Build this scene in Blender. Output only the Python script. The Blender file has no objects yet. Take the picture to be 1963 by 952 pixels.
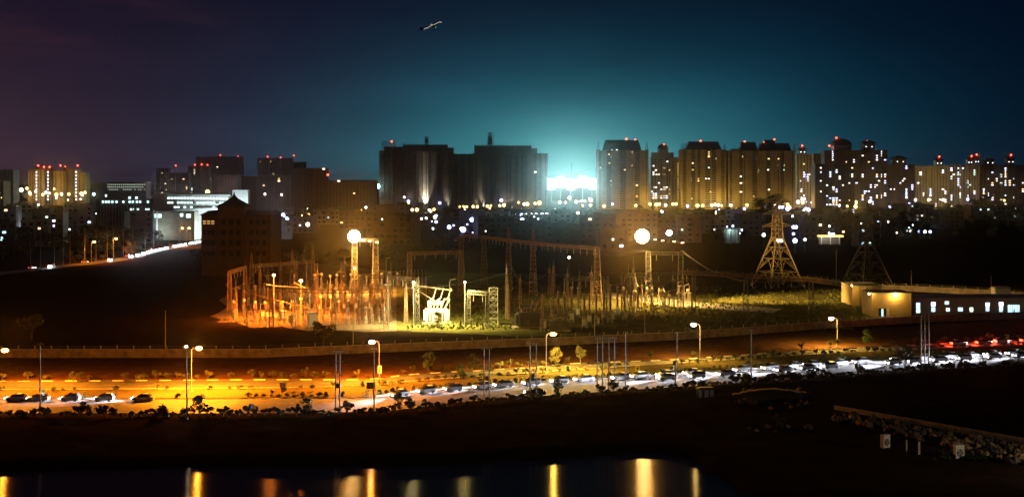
import bpy, math, random
from mathutils import Vector, Matrix, noise as mnoise
R = random.Random(7)
S = bpy.context.scene
COL = S.collection
PI = math.pi
# ------------------------------------------------------------------ camera
CH, F, CX, HY = 43.0, 2370.0, 981.5, 345.0          # eye height (m), focal length in photo pixels, principal column, horizon row
cam_d = bpy.data.cameras.new('camera'); cam = bpy.data.objects.new('camera', cam_d); COL.objects.link(cam)
cam.location = (0, 0, CH); cam.rotation_euler = (PI/2, 0, 0)
cam_d.sensor_width = 36.0; cam_d.lens = 36.0*F/1963.0
cam_d.shift_y = -(476.0-HY)/1963.0
cam_d.clip_start = 1.0; cam_d.clip_end = 60000.0
S.camera = cam
S.render.engine = 'CYCLES'
S.cycles.use_denoising = True
S.cycles.max_bounces = 4; S.cycles.diffuse_bounces = 1; S.cycles.glossy_bounces = 2; S.cycles.volume_bounces = 0
S.cycles.transparent_max_bounces = 8
S.cycles.sample_clamp_indirect = 2.0; S.cycles.sample_clamp_direct = 25.0
S.cycles.filter_width = 1.5
S.view_settings.view_transform = 'Standard'; S.view_settings.look = 'None'
S.view_settings.exposure = 0.0; S.view_settings.gamma = 1.0
# ------------------------------------------------------------------ night sky
W = bpy.data.worlds.new('World'); S.world = W; W.use_nodes = True
nt = W.node_tree; nt.nodes.clear()
def N(t, **k):
    n = nt.nodes.new(t)
    for a, b in k.items(): setattr(n, a, b)
    return n
def M(op, a, b=None, c=None):
    n = N('ShaderNodeMath', operation=op)
    for i, v in enumerate((a, b, c)):
        if v is None: continue
        if isinstance(v, (int, float)): n.inputs[i].default_value = v
        else: nt.links.new(v, n.inputs[i])
    return n.outputs[0]
tc = N('ShaderNodeTexCoord'); sep = N('ShaderNodeSeparateXYZ'); nt.links.new(tc.outputs['Generated'], sep.inputs[0])
X, Y, Z = sep.outputs
az = M('ARCTAN2', X, Y); el = M('MAXIMUM', M('ARCSINE', Z), 0.0)
# light dome of the floodlit sports ground beyond the towers
da = M('DIVIDE', M('SUBTRACT', az, 0.05), 2.35)
rr = M('SQRT', M('ADD', M('MULTIPLY', da, da), M('MULTIPLY', el, el)))
def ex(r, k, amp): return M('MULTIPLY', M('EXPONENT', M('DIVIDE', r, -k)), amp)
dome = [ex(rr, .022, .26), ex(rr, .032, .80), ex(rr, .0385, .72)]
# brown light dome of the older town on the other side
da2 = M('DIVIDE', M('SUBTRACT', az, -.46), 2.3)
r2 = M('SQRT', M('ADD', M('MULTIPLY', da2, da2), M('MULTIPLY', el, el)))
town = [ex(r2, .075, .075), ex(r2, .065, .036), ex(r2, .085, .040)]
base = [.0002, .0026, .0085]
# thin cloud lit from below, high up over the town
mp = N('ShaderNodeMapping'); mp.inputs['Scale'].default_value = (5, 5, 26); nt.links.new(tc.outputs['Generated'], mp.inputs[0])
cl = N('ShaderNodeTexNoise'); cl.inputs['Scale'].default_value = 1.6; cl.inputs['Detail'].default_value = 5; nt.links.new(mp.outputs[0], cl.inputs['Vector'])
cm = N('ShaderNodeMapRange'); cm.interpolation_type = 'SMOOTHSTEP'; cm.inputs[1].default_value = .42; cm.inputs[2].default_value = .68; nt.links.new(cl.outputs[0], cm.inputs[0])
fade = N('ShaderNodeMapRange'); fade.interpolation_type = 'SMOOTHSTEP'; fade.inputs[1].default_value = -.16; fade.inputs[2].default_value = -.33; nt.links.new(az, fade.inputs[0])
up = N('ShaderNodeMapRange'); up.interpolation_type = 'SMOOTHSTEP'; up.inputs[1].default_value = .07; up.inputs[2].default_value = .125; nt.links.new(el, up.inputs[0])
cloud = M('MULTIPLY', M('MULTIPLY', cm.outputs[0], fade.outputs[0]), up.outputs[0])
cc = [.016, .004, .003]
un = N('ShaderNodeTexNoise'); un.inputs['Scale'].default_value = 7.0; un.inputs['Detail'].default_value = 4; mq = N('ShaderNodeMapping'); mq.inputs['Scale'].default_value = (1,1,3.5); nt.links.new(tc.outputs['Generated'], mq.inputs[0]); nt.links.new(mq.outputs[0], un.inputs['Vector'])
uneven = M('ADD', M('MULTIPLY', un.outputs[0], .7), .65)          # patchy high haze
comb = N('ShaderNodeCombineXYZ')
for i in range(3):
    nt.links.new(M('ADD', M('ADD', M('MULTIPLY', M('ADD', dome[i], town[i]), uneven), base[i]), M('MULTIPLY', cloud, cc[i])), comb.inputs[i])
sky = N('ShaderNodeTexSky'); sky.sky_type = 'NISHITA'; sky.sun_disc = False
sky.sun_elevation = math.radians(-6.0); sky.sun_rotation = math.radians(200)
bg1 = N('ShaderNodeBackground'); nt.links.new(sky.outputs[0], bg1.inputs[0]); bg1.inputs[1].default_value = .05
bg2 = N('ShaderNodeBackground'); nt.links.new(comb.outputs[0], bg2.inputs[0]); bg2.inputs[1].default_value = 1.0
add = N('ShaderNodeAddShader'); nt.links.new(bg1.outputs[0], add.inputs[0]); nt.links.new(bg2.outputs[0], add.inputs[1])
W.cycles.sampling_method = 'NONE'
out = N('ShaderNodeOutputWorld'); nt.links.new(add.outputs[0], out.inputs[0])
# faint moonlight: the one sun lamp, far below daylight
sd = bpy.data.lights.new('moon', 'SUN'); sd.energy = .0015; sd.angle = math.radians(.5); sd.color = (.8, .88, 1)
sun = bpy.data.objects.new('moon', sd); COL.objects.link(sun); sun.rotation_euler = (math.radians(50), 0, math.radians(-25))

# ------------------------------------------------------------------ helpers
def G(px, py, z=0.0):                      # where the line of sight through a photo pixel meets height z
    d = F*(CH-z)/(py-HY); return Vector(((px-CX)*d/F, d, z))
def A(px, py, d):                          # the point on that line at distance d
    return Vector(((px-CX)*d/F, d, CH-(py-HY)*d/F))
def AX(px, d): return (px-CX)*d/F
def AZ(py, d): return CH-(py-HY)*d/F

MATS = {}
def mat(name, col, rough=.8, var=.25, scale=.6, metal=0.0, bump=0.0, col2=None, spec=.3):
    if name in MATS: return MATS[name]
    m = bpy.data.materials.new(name); m.use_nodes = True; t = m.node_tree; b = t.nodes['Principled BSDF']
    b.inputs['Roughness'].default_value = rough; b.inputs['Metallic'].default_value = metal
    b.inputs['Specular IOR Level'].default_value = spec
    tcn = t.nodes.new('ShaderNodeNewGeometry'); ns = t.nodes.new('ShaderNodeTexNoise')
    ns.inputs['Scale'].default_value = scale; ns.inputs['Detail'].default_value = 6; ns.inputs['Roughness'].default_value = .65
    t.links.new(tcn.outputs['Position'], ns.inputs['Vector'])
    rp = t.nodes.new('ShaderNodeValToRGB')
    c2 = col2 or tuple(c*(1-var) for c in col); c1 = col if col2 else tuple(min(1, c*(1+var)) for c in col)
    rp.color_ramp.elements[0].position = .32; rp.color_ramp.elements[1].position = .68
    rp.color_ramp.elements[0].color = (*c2, 1); rp.color_ramp.elements[1].color = (*c1, 1)
    t.links.new(ns.outputs[0], rp.inputs[0]); t.links.new(rp.outputs[0], b.inputs['Base Color'])
    if bump:
        bp = t.nodes.new('ShaderNodeBump'); bp.inputs['Strength'].default_value = bump; bp.inputs['Distance'].default_value = .3
        t.links.new(ns.outputs[0], bp.inputs['Height']); t.links.new(bp.outputs[0], b.inputs['Normal'])
    MATS[name] = m; return m
def emit(name, col, s, sample=False):
    if name in MATS: return MATS[name]
    m = bpy.data.materials.new(name); m.use_nodes = True; t = m.node_tree; t.nodes.clear()
    e = t.nodes.new('ShaderNodeEmission'); e.inputs[0].default_value = (*col, 1); e.inputs[1].default_value = s
    o = t.nodes.new('ShaderNodeOutputMaterial'); t.links.new(e.outputs[0], o.inputs[0])
    if not sample: m.cycles.emission_sampling = 'NONE'
    MATS[name] = m; return m

class MB:
    def __init__(s): s.v, s.f = [], []
    def add(s, vs, fs):
        o = len(s.v); s.v += [tuple(v) for v in vs]; s.f += [tuple(i+o for i in f) for f in fs]; return s
    def box(s, x0, x1, y0, y1, z0, z1):
        return s.add([(x0,y0,z0),(x1,y0,z0),(x1,y1,z0),(x0,y1,z0),(x0,y0,z1),(x1,y0,z1),(x1,y1,z1),(x0,y1,z1)],
                     [(3,2,1,0),(4,5,6,7),(0,1,5,4),(1,2,6,5),(2,3,7,6),(3,0,4,7)])
    def bx(s, c, sx, sy, sz): return s.box(c[0]-sx/2, c[0]+sx/2, c[1]-sy/2, c[1]+sy/2, c[2], c[2]+sz)
    def ring(s, p0, p1, r0, r1, n=6, cap=True):
        p0, p1 = Vector(p0), Vector(p1); d = (p1-p0).normalized()
        u = d.cross(Vector((0,0,1)) if abs(d.z) < .9 else Vector((1,0,0))).normalized(); w = d.cross(u)
        vs = []
        for p, r in ((p0,r0),(p1,r1)):
            for i in range(n):
                a = 2*PI*(i+.5)/n; vs.append(p+u*math.cos(a)*r+w*math.sin(a)*r)
        fs = [(i,(i+1)%n,n+(i+1)%n,n+i) for i in range(n)]
        if cap: fs += [tuple(range(n))[::-1], tuple(range(n,2*n))]
        return s.add(vs, fs)
    def bar(s, p0, p1, w): return s.ring(p0, p1, w*.6, w*.6, 3, False)
    def lathe(s, prof, c=(0,0,0), n=8, ph=0.0):
        vs, fs = [], []
        for r, z in prof:
            for i in range(n):
                a = 2*PI*i/n+ph; vs.append((c[0]+r*math.cos(a), c[1]+r*math.sin(a), c[2]+z))
        for k in range(len(prof)-1):
            for i in range(n): fs.append((k*n+i, k*n+(i+1)%n, (k+1)*n+(i+1)%n, (k+1)*n+i))
        fs += [tuple(range(n))[::-1], tuple((len(prof)-1)*n+i for i in range(n))]
        return s.add(vs, fs)
    def ball(s, c, r, n=8, m=5, sz=1.0):
        return s.lathe([(max(.02*r, r*math.sin(PI*k/m)), -r*sz*math.cos(PI*k/m)) for k in range(m+1)], c, n)
    def prism(s, poly, z0, z1):
        n = len(poly); vs = [(x,y,z0) for x,y in poly]+[(x,y,z1) for x,y in poly]
        return s.add(vs, [tuple(range(n))[::-1], tuple(range(n,2*n))]+[(i,(i+1)%n,n+(i+1)%n,n+i) for i in range(n)])
    def frust(s, x0,x1,y0,y1,z0, a0,a1,b0,b1,z1):
        return s.add([(x0,y0,z0),(x1,y0,z0),(x1,y1,z0),(x0,y1,z0),(a0,b0,z1),(a1,b0,z1),(a1,b1,z1),(a0,b1,z1)],
                     [(3,2,1,0),(4,5,6,7),(0,1,5,4),(1,2,6,5),(2,3,7,6),(3,0,4,7)])
    def extrude(s, prof, y0, y1):          # profile in (x,z), extruded along y
        n = len(prof); vs = [(x,y0,z) for x,z in prof]+[(x,y1,z) for x,z in prof]
        return s.add(vs, [tuple(range(n)), tuple(range(n,2*n))[::-1]]+[(i,n+i,n+(i+1)%n,(i+1)%n) for i in range(n)])
    def mesh(s, name, m, smooth=False):
        me = bpy.data.meshes.new(name); me.from_pydata(s.v, [], s.f)
        for x in (m if isinstance(m, (list, tuple)) else [m]): me.materials.append(x)
        if smooth: me.polygons.foreach_set('use_smooth', [True]*len(me.polygons))
        me.update(); return me
def ob(name, me, parent=None, loc=(0,0,0), rz=0.0, sc=None):
    o = bpy.data.objects.new(name, me); COL.objects.link(o); o.location = loc
    if rz: o.rotation_euler = (0,0,rz)
    if sc is not None: o.scale = sc if hasattr(sc, '__len__') else (sc,sc,sc)
    if parent is not None: o.parent = parent
    return o
def tag(o, label=None, cat=None, group=None, kind=None):
    if label: o['label'] = label
    if cat: o['category'] = cat
    if group: o['group'] = group
    if kind: o['kind'] = kind
    return o
def thing(name, label, cat, loc=(0,0,0), rz=0.0, group=None, sc=None):
    o = ob(name, None, None, loc, rz, sc); return tag(o, label, cat, group)
def light(kind, parent, loc, power, col, rad=.2, spot=None, rot=None, blend=.5):
    l = bpy.data.lights.new('lamp_light', kind); l.energy = power; l.color = col; l.shadow_soft_size = rad
    if kind == 'SPOT': l.spot_size = spot; l.spot_blend = blend
    o = bpy.data.objects.new('lamp_light', l); COL.objects.link(o); o.location = loc
    if rot is not None: o.rotation_euler = rot
    o.parent = parent; return o
def aim(d): return Vector(d).to_track_quat('-Z', 'Y').to_euler()
ORD = ('first second third fourth fifth sixth seventh eighth ninth tenth eleventh twelfth thirteenth fourteenth fifteenth sixteenth '
       'seventeenth eighteenth nineteenth twentieth').split()
TENS = {20: 'twenty', 30: 'thirty', 40: 'forty', 50: 'fifty', 60: 'sixty', 70: 'seventy', 80: 'eighty', 90: 'ninety'}
def nth(i):
    if i < 20: return ORD[i]
    k = i+1
    if k % 10 == 0: return {30:'thirtieth',40:'fortieth',50:'fiftieth',60:'sixtieth',70:'seventieth',80:'eightieth',90:'ninetieth'}[k]
    return TENS[k//10*10]+'-'+ORD[k%10-1]
def lerp(a, b, t): return a+(b-a)*t
def polyline(pts, step):                   # points every STEP metres along a polyline, with headings
    out, acc = [], 0.0
    for i in range(len(pts)-1):
        a, b = Vector(pts[i]), Vector(pts[i+1]); L = (b-a).length; t = acc
        while t < L:
            out.append((a+(b-a)*(t/L), math.atan2((b-a).y, (b-a).x))); t += step
        acc = t-L
    return out
def smooth_line(pts, n=8):                 # Catmull-Rom through the points
    P = [Vector(p) for p in pts]; out = []
    for i in range(len(P)-1):
        p0 = P[max(i-1,0)]; p1 = P[i]; p2 = P[i+1]; p3 = P[min(i+2,len(P)-1)]
        for k in range(n):
            t = k/n
            out.append(.5*((2*p1)+(p2-p0)*t+(2*p0-5*p1+4*p2-p3)*t*t+(3*p1-p0-3*p2+p3)*t**3))
    out.append(P[-1]); return out
def strip(l1, l2, z0, z1):                 # a slab between two lines with equal counts
    mb = MB(); n = len(l1)
    vs = [(p[0],p[1],z1) for p in l1]+[(p[0],p[1],z1) for p in l2]+[(p[0],p[1],z0) for p in l1]+[(p[0],p[1],z0) for p in l2]
    fs = []
    for i in range(n-1):
        fs += [(i,i+1,n+i+1,n+i), (2*n+i+1,2*n+i,i,i+1), (n+i,n+i+1,3*n+i+1,3*n+i)]
    fs += [(0,n,3*n,2*n), (n-1,2*n+n-1,3*n+n-1,2*n-1)]
    return mb.add(vs, fs)
def offset(line, d):
    out = []
    for i, p in enumerate(line):
        a = line[max(i-1,0)]; b = line[min(i+1,len(line)-1)]; t = (b-a).normalized()
        out.append(Vector((p.x-t.y*d, p.y+t.x*d, 0)))
    return out
# ------------------------------------------------------------------ materials
earth = mat('earth', (.036,.021,.012), .95, scale=.22, bump=.12, col2=(.014,.011,.006), spec=0)
asphalt = mat('asphalt', (.078,.074,.068), .75, .35, scale=.35, bump=.1)
kerb_w = mat('kerb_paint', (.62,.60,.54), .8, .35, scale=1.3)
kerb_d = mat('kerb_dark', (.05,.05,.048), .8, .3, scale=1.3)
paint = mat('road_paint', (.55,.53,.46), .7, .4, scale=2.5)
median_soil = mat('median_soil', (.13,.085,.045), .95, scale=.8, bump=.3, col2=(.05,.06,.02), spec=0)
concrete = mat('concrete', (.30,.28,.25), .9, .3, scale=.7, bump=.15)
old_wall = mat('weathered_wall_plaster', (.24,.19,.15), .9, scale=.55, col2=(.09,.07,.055), bump=.15)
steel = mat('galvanised_steel', (.44,.43,.41), .55, .25, scale=1.5, metal=.35)
dsteel = mat('dark_steel', (.10,.095,.09), .6, .3, scale=1.5, metal=.3)
rust = mat('rusty_paint', (.26,.17,.11), .75, .4, scale=1.8)
porc = mat('brown_porcelain', (.24,.14,.09), .35, .2, scale=2, spec=.5)
porcg = mat('grey_porcelain', (.42,.40,.37), .4, .2, scale=2, spec=.5)
white = mat('white_paint', (.72,.71,.68), .6, .12, scale=1.2)
plaster = mat('pale_plaster', (.46,.42,.35), .85, .18, scale=.12)
plaster_y = mat('ochre_plaster', (.42,.33,.19), .85, .2, scale=.12)
grey_conc = mat('raw_concrete_frame', (.15,.135,.12), .9, .3, scale=.1)
dark_glass = mat('dark_window', (.02,.022,.026), .25, .3, scale=.4, spec=.5)
slate = mat('dark_slate_roof', (.045,.043,.05), .7, .3, scale=.3)
brick = mat('brown_render', (.075,.04,.026), .85, .25, scale=.3)
green_leaf = mat('leaf_green', (.070,.115,.030), .6, scale=.9, col2=(.028,.055,.014))
dry_leaf = mat('leaf_dusty', (.095,.090,.035), .7, scale=.8, col2=(.04,.042,.016))
bark = mat('bark', (.09,.065,.045), .9, .3, scale=2)
grassm = mat('grass_blades', (.115,.135,.035), .8, scale=.25, col2=(.06,.065,.02))
gravel = mat('yard_gravel', (.23,.185,.13), .95, scale=.5, col2=(.11,.09,.06), bump=.2, spec=.05)
field_m = mat('field_turf', (.12,.12,.04), .95, scale=.16, col2=(.055,.045,.018), bump=.3, spec=0)
tyre_m = mat('tyre_rubber', (.02,.02,.02), .8, .1)
glass_m = mat('car_glass', (.02,.022,.025), .08, .1, spec=.6)

# ------------------------------------------------------------------ pond shore
SHORE = [(-300,905),(0,908),(200,900),(450,895),(700,893),(850,893),(950,884),(1130,874),(1250,865),(1310,874),(1380,915),(1450,965),(1520,1030)]
SH = []
for px, py in SHORE:
    d = F*(CH+1)/(py-HY); SH.append(((px-CX)*d/F, d))
def shore_y(x):
    if x <= SH[0][0]: return SH[0][1]
    for (a, b), (c, d) in zip(SH, SH[1:]):
        if x <= c: return b+(d-b)*(x-a)/max(c-a, 1e-6)
    return 60.0
# ------------------------------------------------------------------ ground sheet
def axis(lo, hi, step, far, g=1.35):
    a = []; x = lo
    while x <= hi: a.append(x); x += step
    s = step; x = a[-1]
    while x < far: s *= g; x += s; a.append(x)
    return a
xs = axis(0, 170, 3.0, 12000); xs = [-x for x in xs[:0:-1]]+xs
ys = [-4000,-1500,-500,-150,-30,20,60,90,110,125,135,143]+axis(150, 420, 2.5, 14000)
def gz(x, y):
    z = 0.0
    s = shore_y(x)
    if y < 225:
        if x < SH[-1][0]+5: z = max(-3.0, min(0.0, (y-s)*.28-1.0))
        z += (mnoise.noise(Vector((x*.12, y*.12, 3)))-.2)*.35*min(1, max(0, (223-y)/8))
    elif y < 420:
        z = -.02
    else: z = -.03
    return z
mb = MB(); nx = len(xs)
mb.v = [(x, y, gz(x, y)) for y in ys for x in xs]
mb.f = [(j*nx+i, j*nx+i+1, (j+1)*nx+i+1, (j+1)*nx+i) for j in range(len(ys)-1) for i in range(nx-1)]
g = ob('ground', mb.mesh('ground', earth, True)); tag(g, 'dark bare earth stretching to the horizon', None, None, 'structure')
# ------------------------------------------------------------------ pond water
wm = bpy.data.materials.new('pond_water'); wm.use_nodes = True; t = wm.node_tree; b = t.nodes['Principled BSDF']
b.inputs['Base Color'].default_value = (.004,.006,.007,1); b.inputs['Roughness'].default_value = .175; b.inputs['Anisotropic'].default_value = 1.0; b.inputs['IOR'].default_value = 1.33
ge = t.nodes.new('ShaderNodeNewGeometry'); mpw = t.nodes.new('ShaderNodeMapping'); mpw.inputs['Scale'].default_value = (.10,1.1,1)
ns = t.nodes.new('ShaderNodeTexNoise'); ns.inputs['Scale'].default_value = 1.0; ns.inputs['Detail'].default_value = 1
bp = t.nodes.new('ShaderNodeBump'); bp.inputs['Strength'].default_value = 1.0; bp.inputs['Distance'].default_value = .05
t.links.new(ge.outputs['Position'], mpw.inputs[0]); t.links.new(mpw.outputs[0], ns.inputs['Vector']); t.links.new(ns.outputs[0], bp.inputs['Height']); t.links.new(bp.outputs[0], b.inputs['Normal'])
tg = t.nodes.new('ShaderNodeCombineXYZ'); tg.inputs[1].default_value = 1.0; t.links.new(tg.outputs[0], b.inputs['Tangent'])
mb = MB()
far = [(x, shore_y(x)+3.0) for x in [-130+i*4 for i in range(60)] if x < SH[-1][0]]
vs = [(x, y, -1.0) for x, y in far]+[(x, 60, -1.0) for x, y in far]; n = len(far)
mb.add(vs, [(n+i, n+i+1, i+1, i) for i in range(n-1)])
tag(ob('pond_water', mb.mesh('pond_water', wm)), 'still dark pond water mirroring the lamps', None, None, 'structure')

# ------------------------------------------------------------------ the dual carriageway
RPX = [0,500,700,800,1000,1100,1300,1600,1963]
def road_line(pys):
    P = [G(px, py) for px, py in zip(RPX, pys)]
    P = [P[0]+Vector((-60,0,0))]+P+[P[-1]+(P[-1]-P[-2]).normalized()*90]
    return smooth_line(P, 8)
L1 = road_line([764,764,761,750,735.5,729,717,696.5,676])
L2 = road_line([747,744,739,730,716,709,696,677,661])
L3 = road_line([731,728,727,717,706,697,689,669,652])
L0 = offset(L1, -15.0)
def struct(name, mb, m, label): return tag(ob(name, mb.mesh(name, m)), label, None, None, 'structure')
road_n = struct('road', strip(L0, offset(L1, -.15), -.3, .03), asphalt, 'near carriageway of worn asphalt')
road_f = struct('road', strip(offset(L2, .15), offset(L3, -.15), -.3, .03), asphalt, 'far carriageway of worn asphalt')
med = struct('median', strip(offset(L1, .15), offset(L2, -.15), -.3, .14), median_soil, 'earth median between the carriageways')
dash = MB().box(-1.6,1.6,-.08,.08,0,.006).mesh('lane_marking', paint)
for i, (p, a) in enumerate(polyline(offset(L1, -5.2), 9.0)): ob('lane_marking', dash, road_n, (p.x,p.y,.032), a)
for i, (p, a) in enumerate(polyline(offset(L2, 5.2), 9.0)): ob('lane_marking', dash, road_f, (p.x,p.y,.032), a)
edge = MB().box(-4.4,4.4,-.07,.07,0,.006).mesh('edge_line', paint)
for p, a in polyline(offset(L1, -14.2), 9.0): ob('edge_line', edge, road_n, (p.x,p.y,.032), a)
for p, a in polyline(offset(L1, -.9), 9.0): ob('edge_line', edge, road_n, (p.x,p.y,.032), a)
ks = MB().frust(-1.22,1.22,-.14,.14,-.2,-1.22,1.22,-.10,.10,.20)
ksw = ks.mesh('kerb_stone', kerb_w); ksd = ks.mesh('kerb_stone', kerb_d)
for ln, par in ((L1, road_n), (L2, road_f), (L3, road_f)):
    for i, (p, a) in enumerate(polyline(ln, 2.5)):
        if abs(p.x) > p.y*.46: continue
        ob('kerb_stone', ksw if i % 2 == 0 or ln is not L3 else ksd, par, (p.x,p.y,0), a)

# ------------------------------------------------------------------ vegetation kit
def leaf_mesh(name, n, rx, ry, rz, ls, m, clumps=9, seed=1, z0=0.0):
    r = random.Random(seed); mb = MB(); cs = []
    for k in range(clumps):
        a = r.uniform(0, 2*PI); q = math.sqrt(r.random())*.72; h = r.uniform(-.75,.8)
        w = math.sqrt(max(.15, 1-h*h))
        cs.append((rx*q*w*math.cos(a), ry*q*w*math.sin(a), rz*h, r.uniform(.28,.5)))
    for i in range(n):
        cx, cy, cz, cr = cs[i % clumps]
        while True:
            v = Vector((r.uniform(-1,1), r.uniform(-1,1), r.uniform(-1,1)))
            if .2 < v.length < 1: break
        c = Vector((cx+v.x*cr*rx, cy+v.y*cr*ry, z0+rz+cz+v.z*cr*rz*.9))
        u = Vector((r.gauss(0,1), r.gauss(0,1), r.gauss(0,.6))).normalized(); w = u.cross(Vector((r.gauss(0,1), r.gauss(0,1), r.gauss(0,1)))).normalized()
        s = ls*r.uniform(.6,1.4)
        mb.add([c-u*s, c+w*s*.55, c+u*s, c-w*s*.55], [(0,1,2,3)])
    return mb.mesh(name, m)
def trunk_mesh(h, r, seed, spread):
    q = random.Random(seed); mb = MB(); top = Vector((q.uniform(-.2,.2), q.uniform(-.2,.2), h))
    mb.ring((0,0,-.2), top, r, r*.6, 7, False)
    for k in range(5):
        a = 2*PI*k/5+q.uniform(-.4,.4)
        mb.ring(top*q.uniform(.75,1), top+Vector((math.cos(a)*spread, math.sin(a)*spread, spread*q.uniform(.7,1.5))), r*.45, r*.12, 5, False)
    return mb.mesh('trunk', bark)
TREES = []
for k, (h, rx, rz, n, m) in enumerate([(2.6,3.2,2.6,900,green_leaf),(3.4,3.8,3.4,1100,dry_leaf),(2.0,2.6,2.2,700,green_leaf),(4.5,4.6,3.6,1300,dry_leaf)]):
    TREES.append((trunk_mesh(h, .2+.05*k, 50+k, rx*.6), leaf_mesh('crown', n, rx, rx, rz, .34, m, 14, 20+k, h-rz*.35), h+1.65*rz))
def tree(p, height, label, group=None, kind=0, sq=1.0, name='tree'):
    tr, cr, hh = TREES[kind]; s = height/hh
    e = thing(name, label, 'tree', p, R.uniform(0,6.28), group, (s*sq,s*sq,s))
    ob('trunk', tr, e); ob('crown', cr, e); return e
SHRUB = [leaf_mesh('foliage', 150, .75,.75,.6, .16, m, 6, 70+k) for k, m in enumerate([green_leaf, green_leaf, dry_leaf, dry_leaf])]
STEM = MB().ring((0,0,-.1),(.05,0,.9),.05,.02,5,False).ring((0,0,.1),(.35,.2,.8),.03,.015,4,False).ring((0,0,.1),(-.3,-.15,.85),.03,.015,4,False).mesh('stem', bark)
def shrub(p, s, label, group, kinds=(0,1), name='shrub'):
    e = thing(name, label, 'shrub', p, R.uniform(0,6.28), group, (s*R.uniform(.85,1.2),s*R.uniform(.85,1.2),s*R.uniform(.75,1.15)))
    ob('foliage', SHRUB[R.choice(kinds)], e); ob('stem', STEM, e); return e
def inview(p, pad=60):
    px = CX+p.x*F/p.y; return -pad < px < 1963+pad
n = 0
for p, a in polyline(offset(L1, 1.3), 1.55):             # green hedge shrubs along the near kerb of the median
    px = CX+p.x*F/p.y
    if px < 480: keep = R.random() < .22
    elif px < 740: keep = R.random() < .8
    else: keep = R.random() < .93
    if keep and inview(p): shrub((p.x,p.y+R.uniform(-.3,.4),.13), R.uniform(.8,1.25), 'low green shrub of the median hedge beside the near carriageway', 'median hedge shrubs along the near kerb', (0,1), 'median_shrub')
for p, a in polyline(offset(L2, -1.6), 2.1):
    px = CX+p.x*F/p.y
    keep = R.random() < (.45 if px < 740 else .85)
    if 1230 < px < 1290: keep = False
    if keep and inview(p): shrub((p.x,p.y+R.uniform(-.5,.4),.13), R.uniform(.75,1.35), 'dusty shrub of the median row beside the far carriageway', 'median shrubs along the far carriageway', (0,2,3), 'median_shrub')
for p, a in polyline(offset(L3, 2.2), 2.3):
    px = CX+p.x*F/p.y
    keep = R.random() < (.7 if px < 1130 else .25)
    if keep and inview(p): shrub((p.x,p.y+R.uniform(-.8,2.2),-.05), R.uniform(.8,1.7), 'dusty roadside bush on the verge behind the far carriageway', 'verge bushes behind the far carriageway', (2,3), 'verge_bush')
for p, a in polyline(offset(L0, -2.6), 1.5):
    if inview(p) and R.random() < .97:
        s = R.uniform(.9,1.7) if R.random() < .8 else R.uniform(1.8,2.5)
        shrub((p.x,p.y+R.uniform(-1.6,1.3),-.1), s, 'dark scrub bush on the near edge of the road', 'scrub bushes along the near road edge', (2,3,0), 'scrub_bush')
# ------------------------------------------------------------------ boundary walls
def wall_run(pts, step, h, label, fence, name='boundary_wall'):
    P = [G(px, py) for px, py in pts]
    e = thing(name, label, 'wall', (0,0,0))
    pan = MB().box(-step/2+.15,step/2-.15,-.1,.1,-.2,h).mesh('wall_panel', old_wall)
    pil = MB().box(-.2,.2,-.18,.18,-.2,h+.12).mesh('pilaster', old_wall)
    cap = MB().box(-step/2,step/2,-.16,.16,h+.002,h+.09).mesh('coping', concrete)
    post = MB().box(-.09,.09,-.09,.09,h+.12,h+.95).mesh('fence_post', concrete)
    rail = MB().bar((-step/2,0,h+.85),(step/2,0,h+.85),.05).bar((-step/2,0,h+.5),(step/2,0,h+.5),.05).mesh('fence_wire', dsteel)
    for i, (p, a) in enumerate(polyline(P, step)):
        c, s = math.cos(a)*step/2, math.sin(a)*step/2
        q = (p.x+c, p.y+s, 0)
        ob('wall_panel', pan, e, q, a); ob('pilaster', pil, e, (p.x,p.y,0), a); ob('coping', cap, e, q, a)
        if fence:
            ob('fence_post', post, e, (p.x,p.y,0), a); ob('fence_wire', rail, e, q, a)
    return e
vm = mat('verge_soil', (.13,.06,.03), .95, scale=.3, col2=(.06,.03,.016), bump=.2, spec=0)
WL = [G(px, py) for px, py in [(-80,687),(0,687),(500,687),(700,678),(800,674),(900,670),(1000,666),(1100,662),(1300,653),(1600,630),(1963,612)]]
vl = [Vector((p.x,p.y,0)) for p in WL]
def nearest_on(line, x):
    for a, b in zip(line, line[1:]):
        if a.x <= x <= b.x: return a.lerp(b, (x-a.x)/max(b.x-a.x, 1e-6))
    return line[0] if x < line[0].x else line[-1]
va = [nearest_on(offset(L3,.3), p.x) for p in vl]
struct('verge', strip(va, vl, -.3, .0), vm, 'bare reddish earth verge below the plaster wall')
wall_run([(-60,685),(500,685),(700,676),(900,668),(1100,660),(1300,651),(1600,628),(1800,616),(1990,609)], 4.0, 2.0, 'long weathered plaster wall with fence posts behind the far carriageway', True)
wall_run([(1300,527),(1380,530),(1560,541),(1640,553),(1805,561),(1990,572)], 4.5, 2.0, 'lamp-lit yard wall on the far side of the grass behind the pylon', True)
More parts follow.
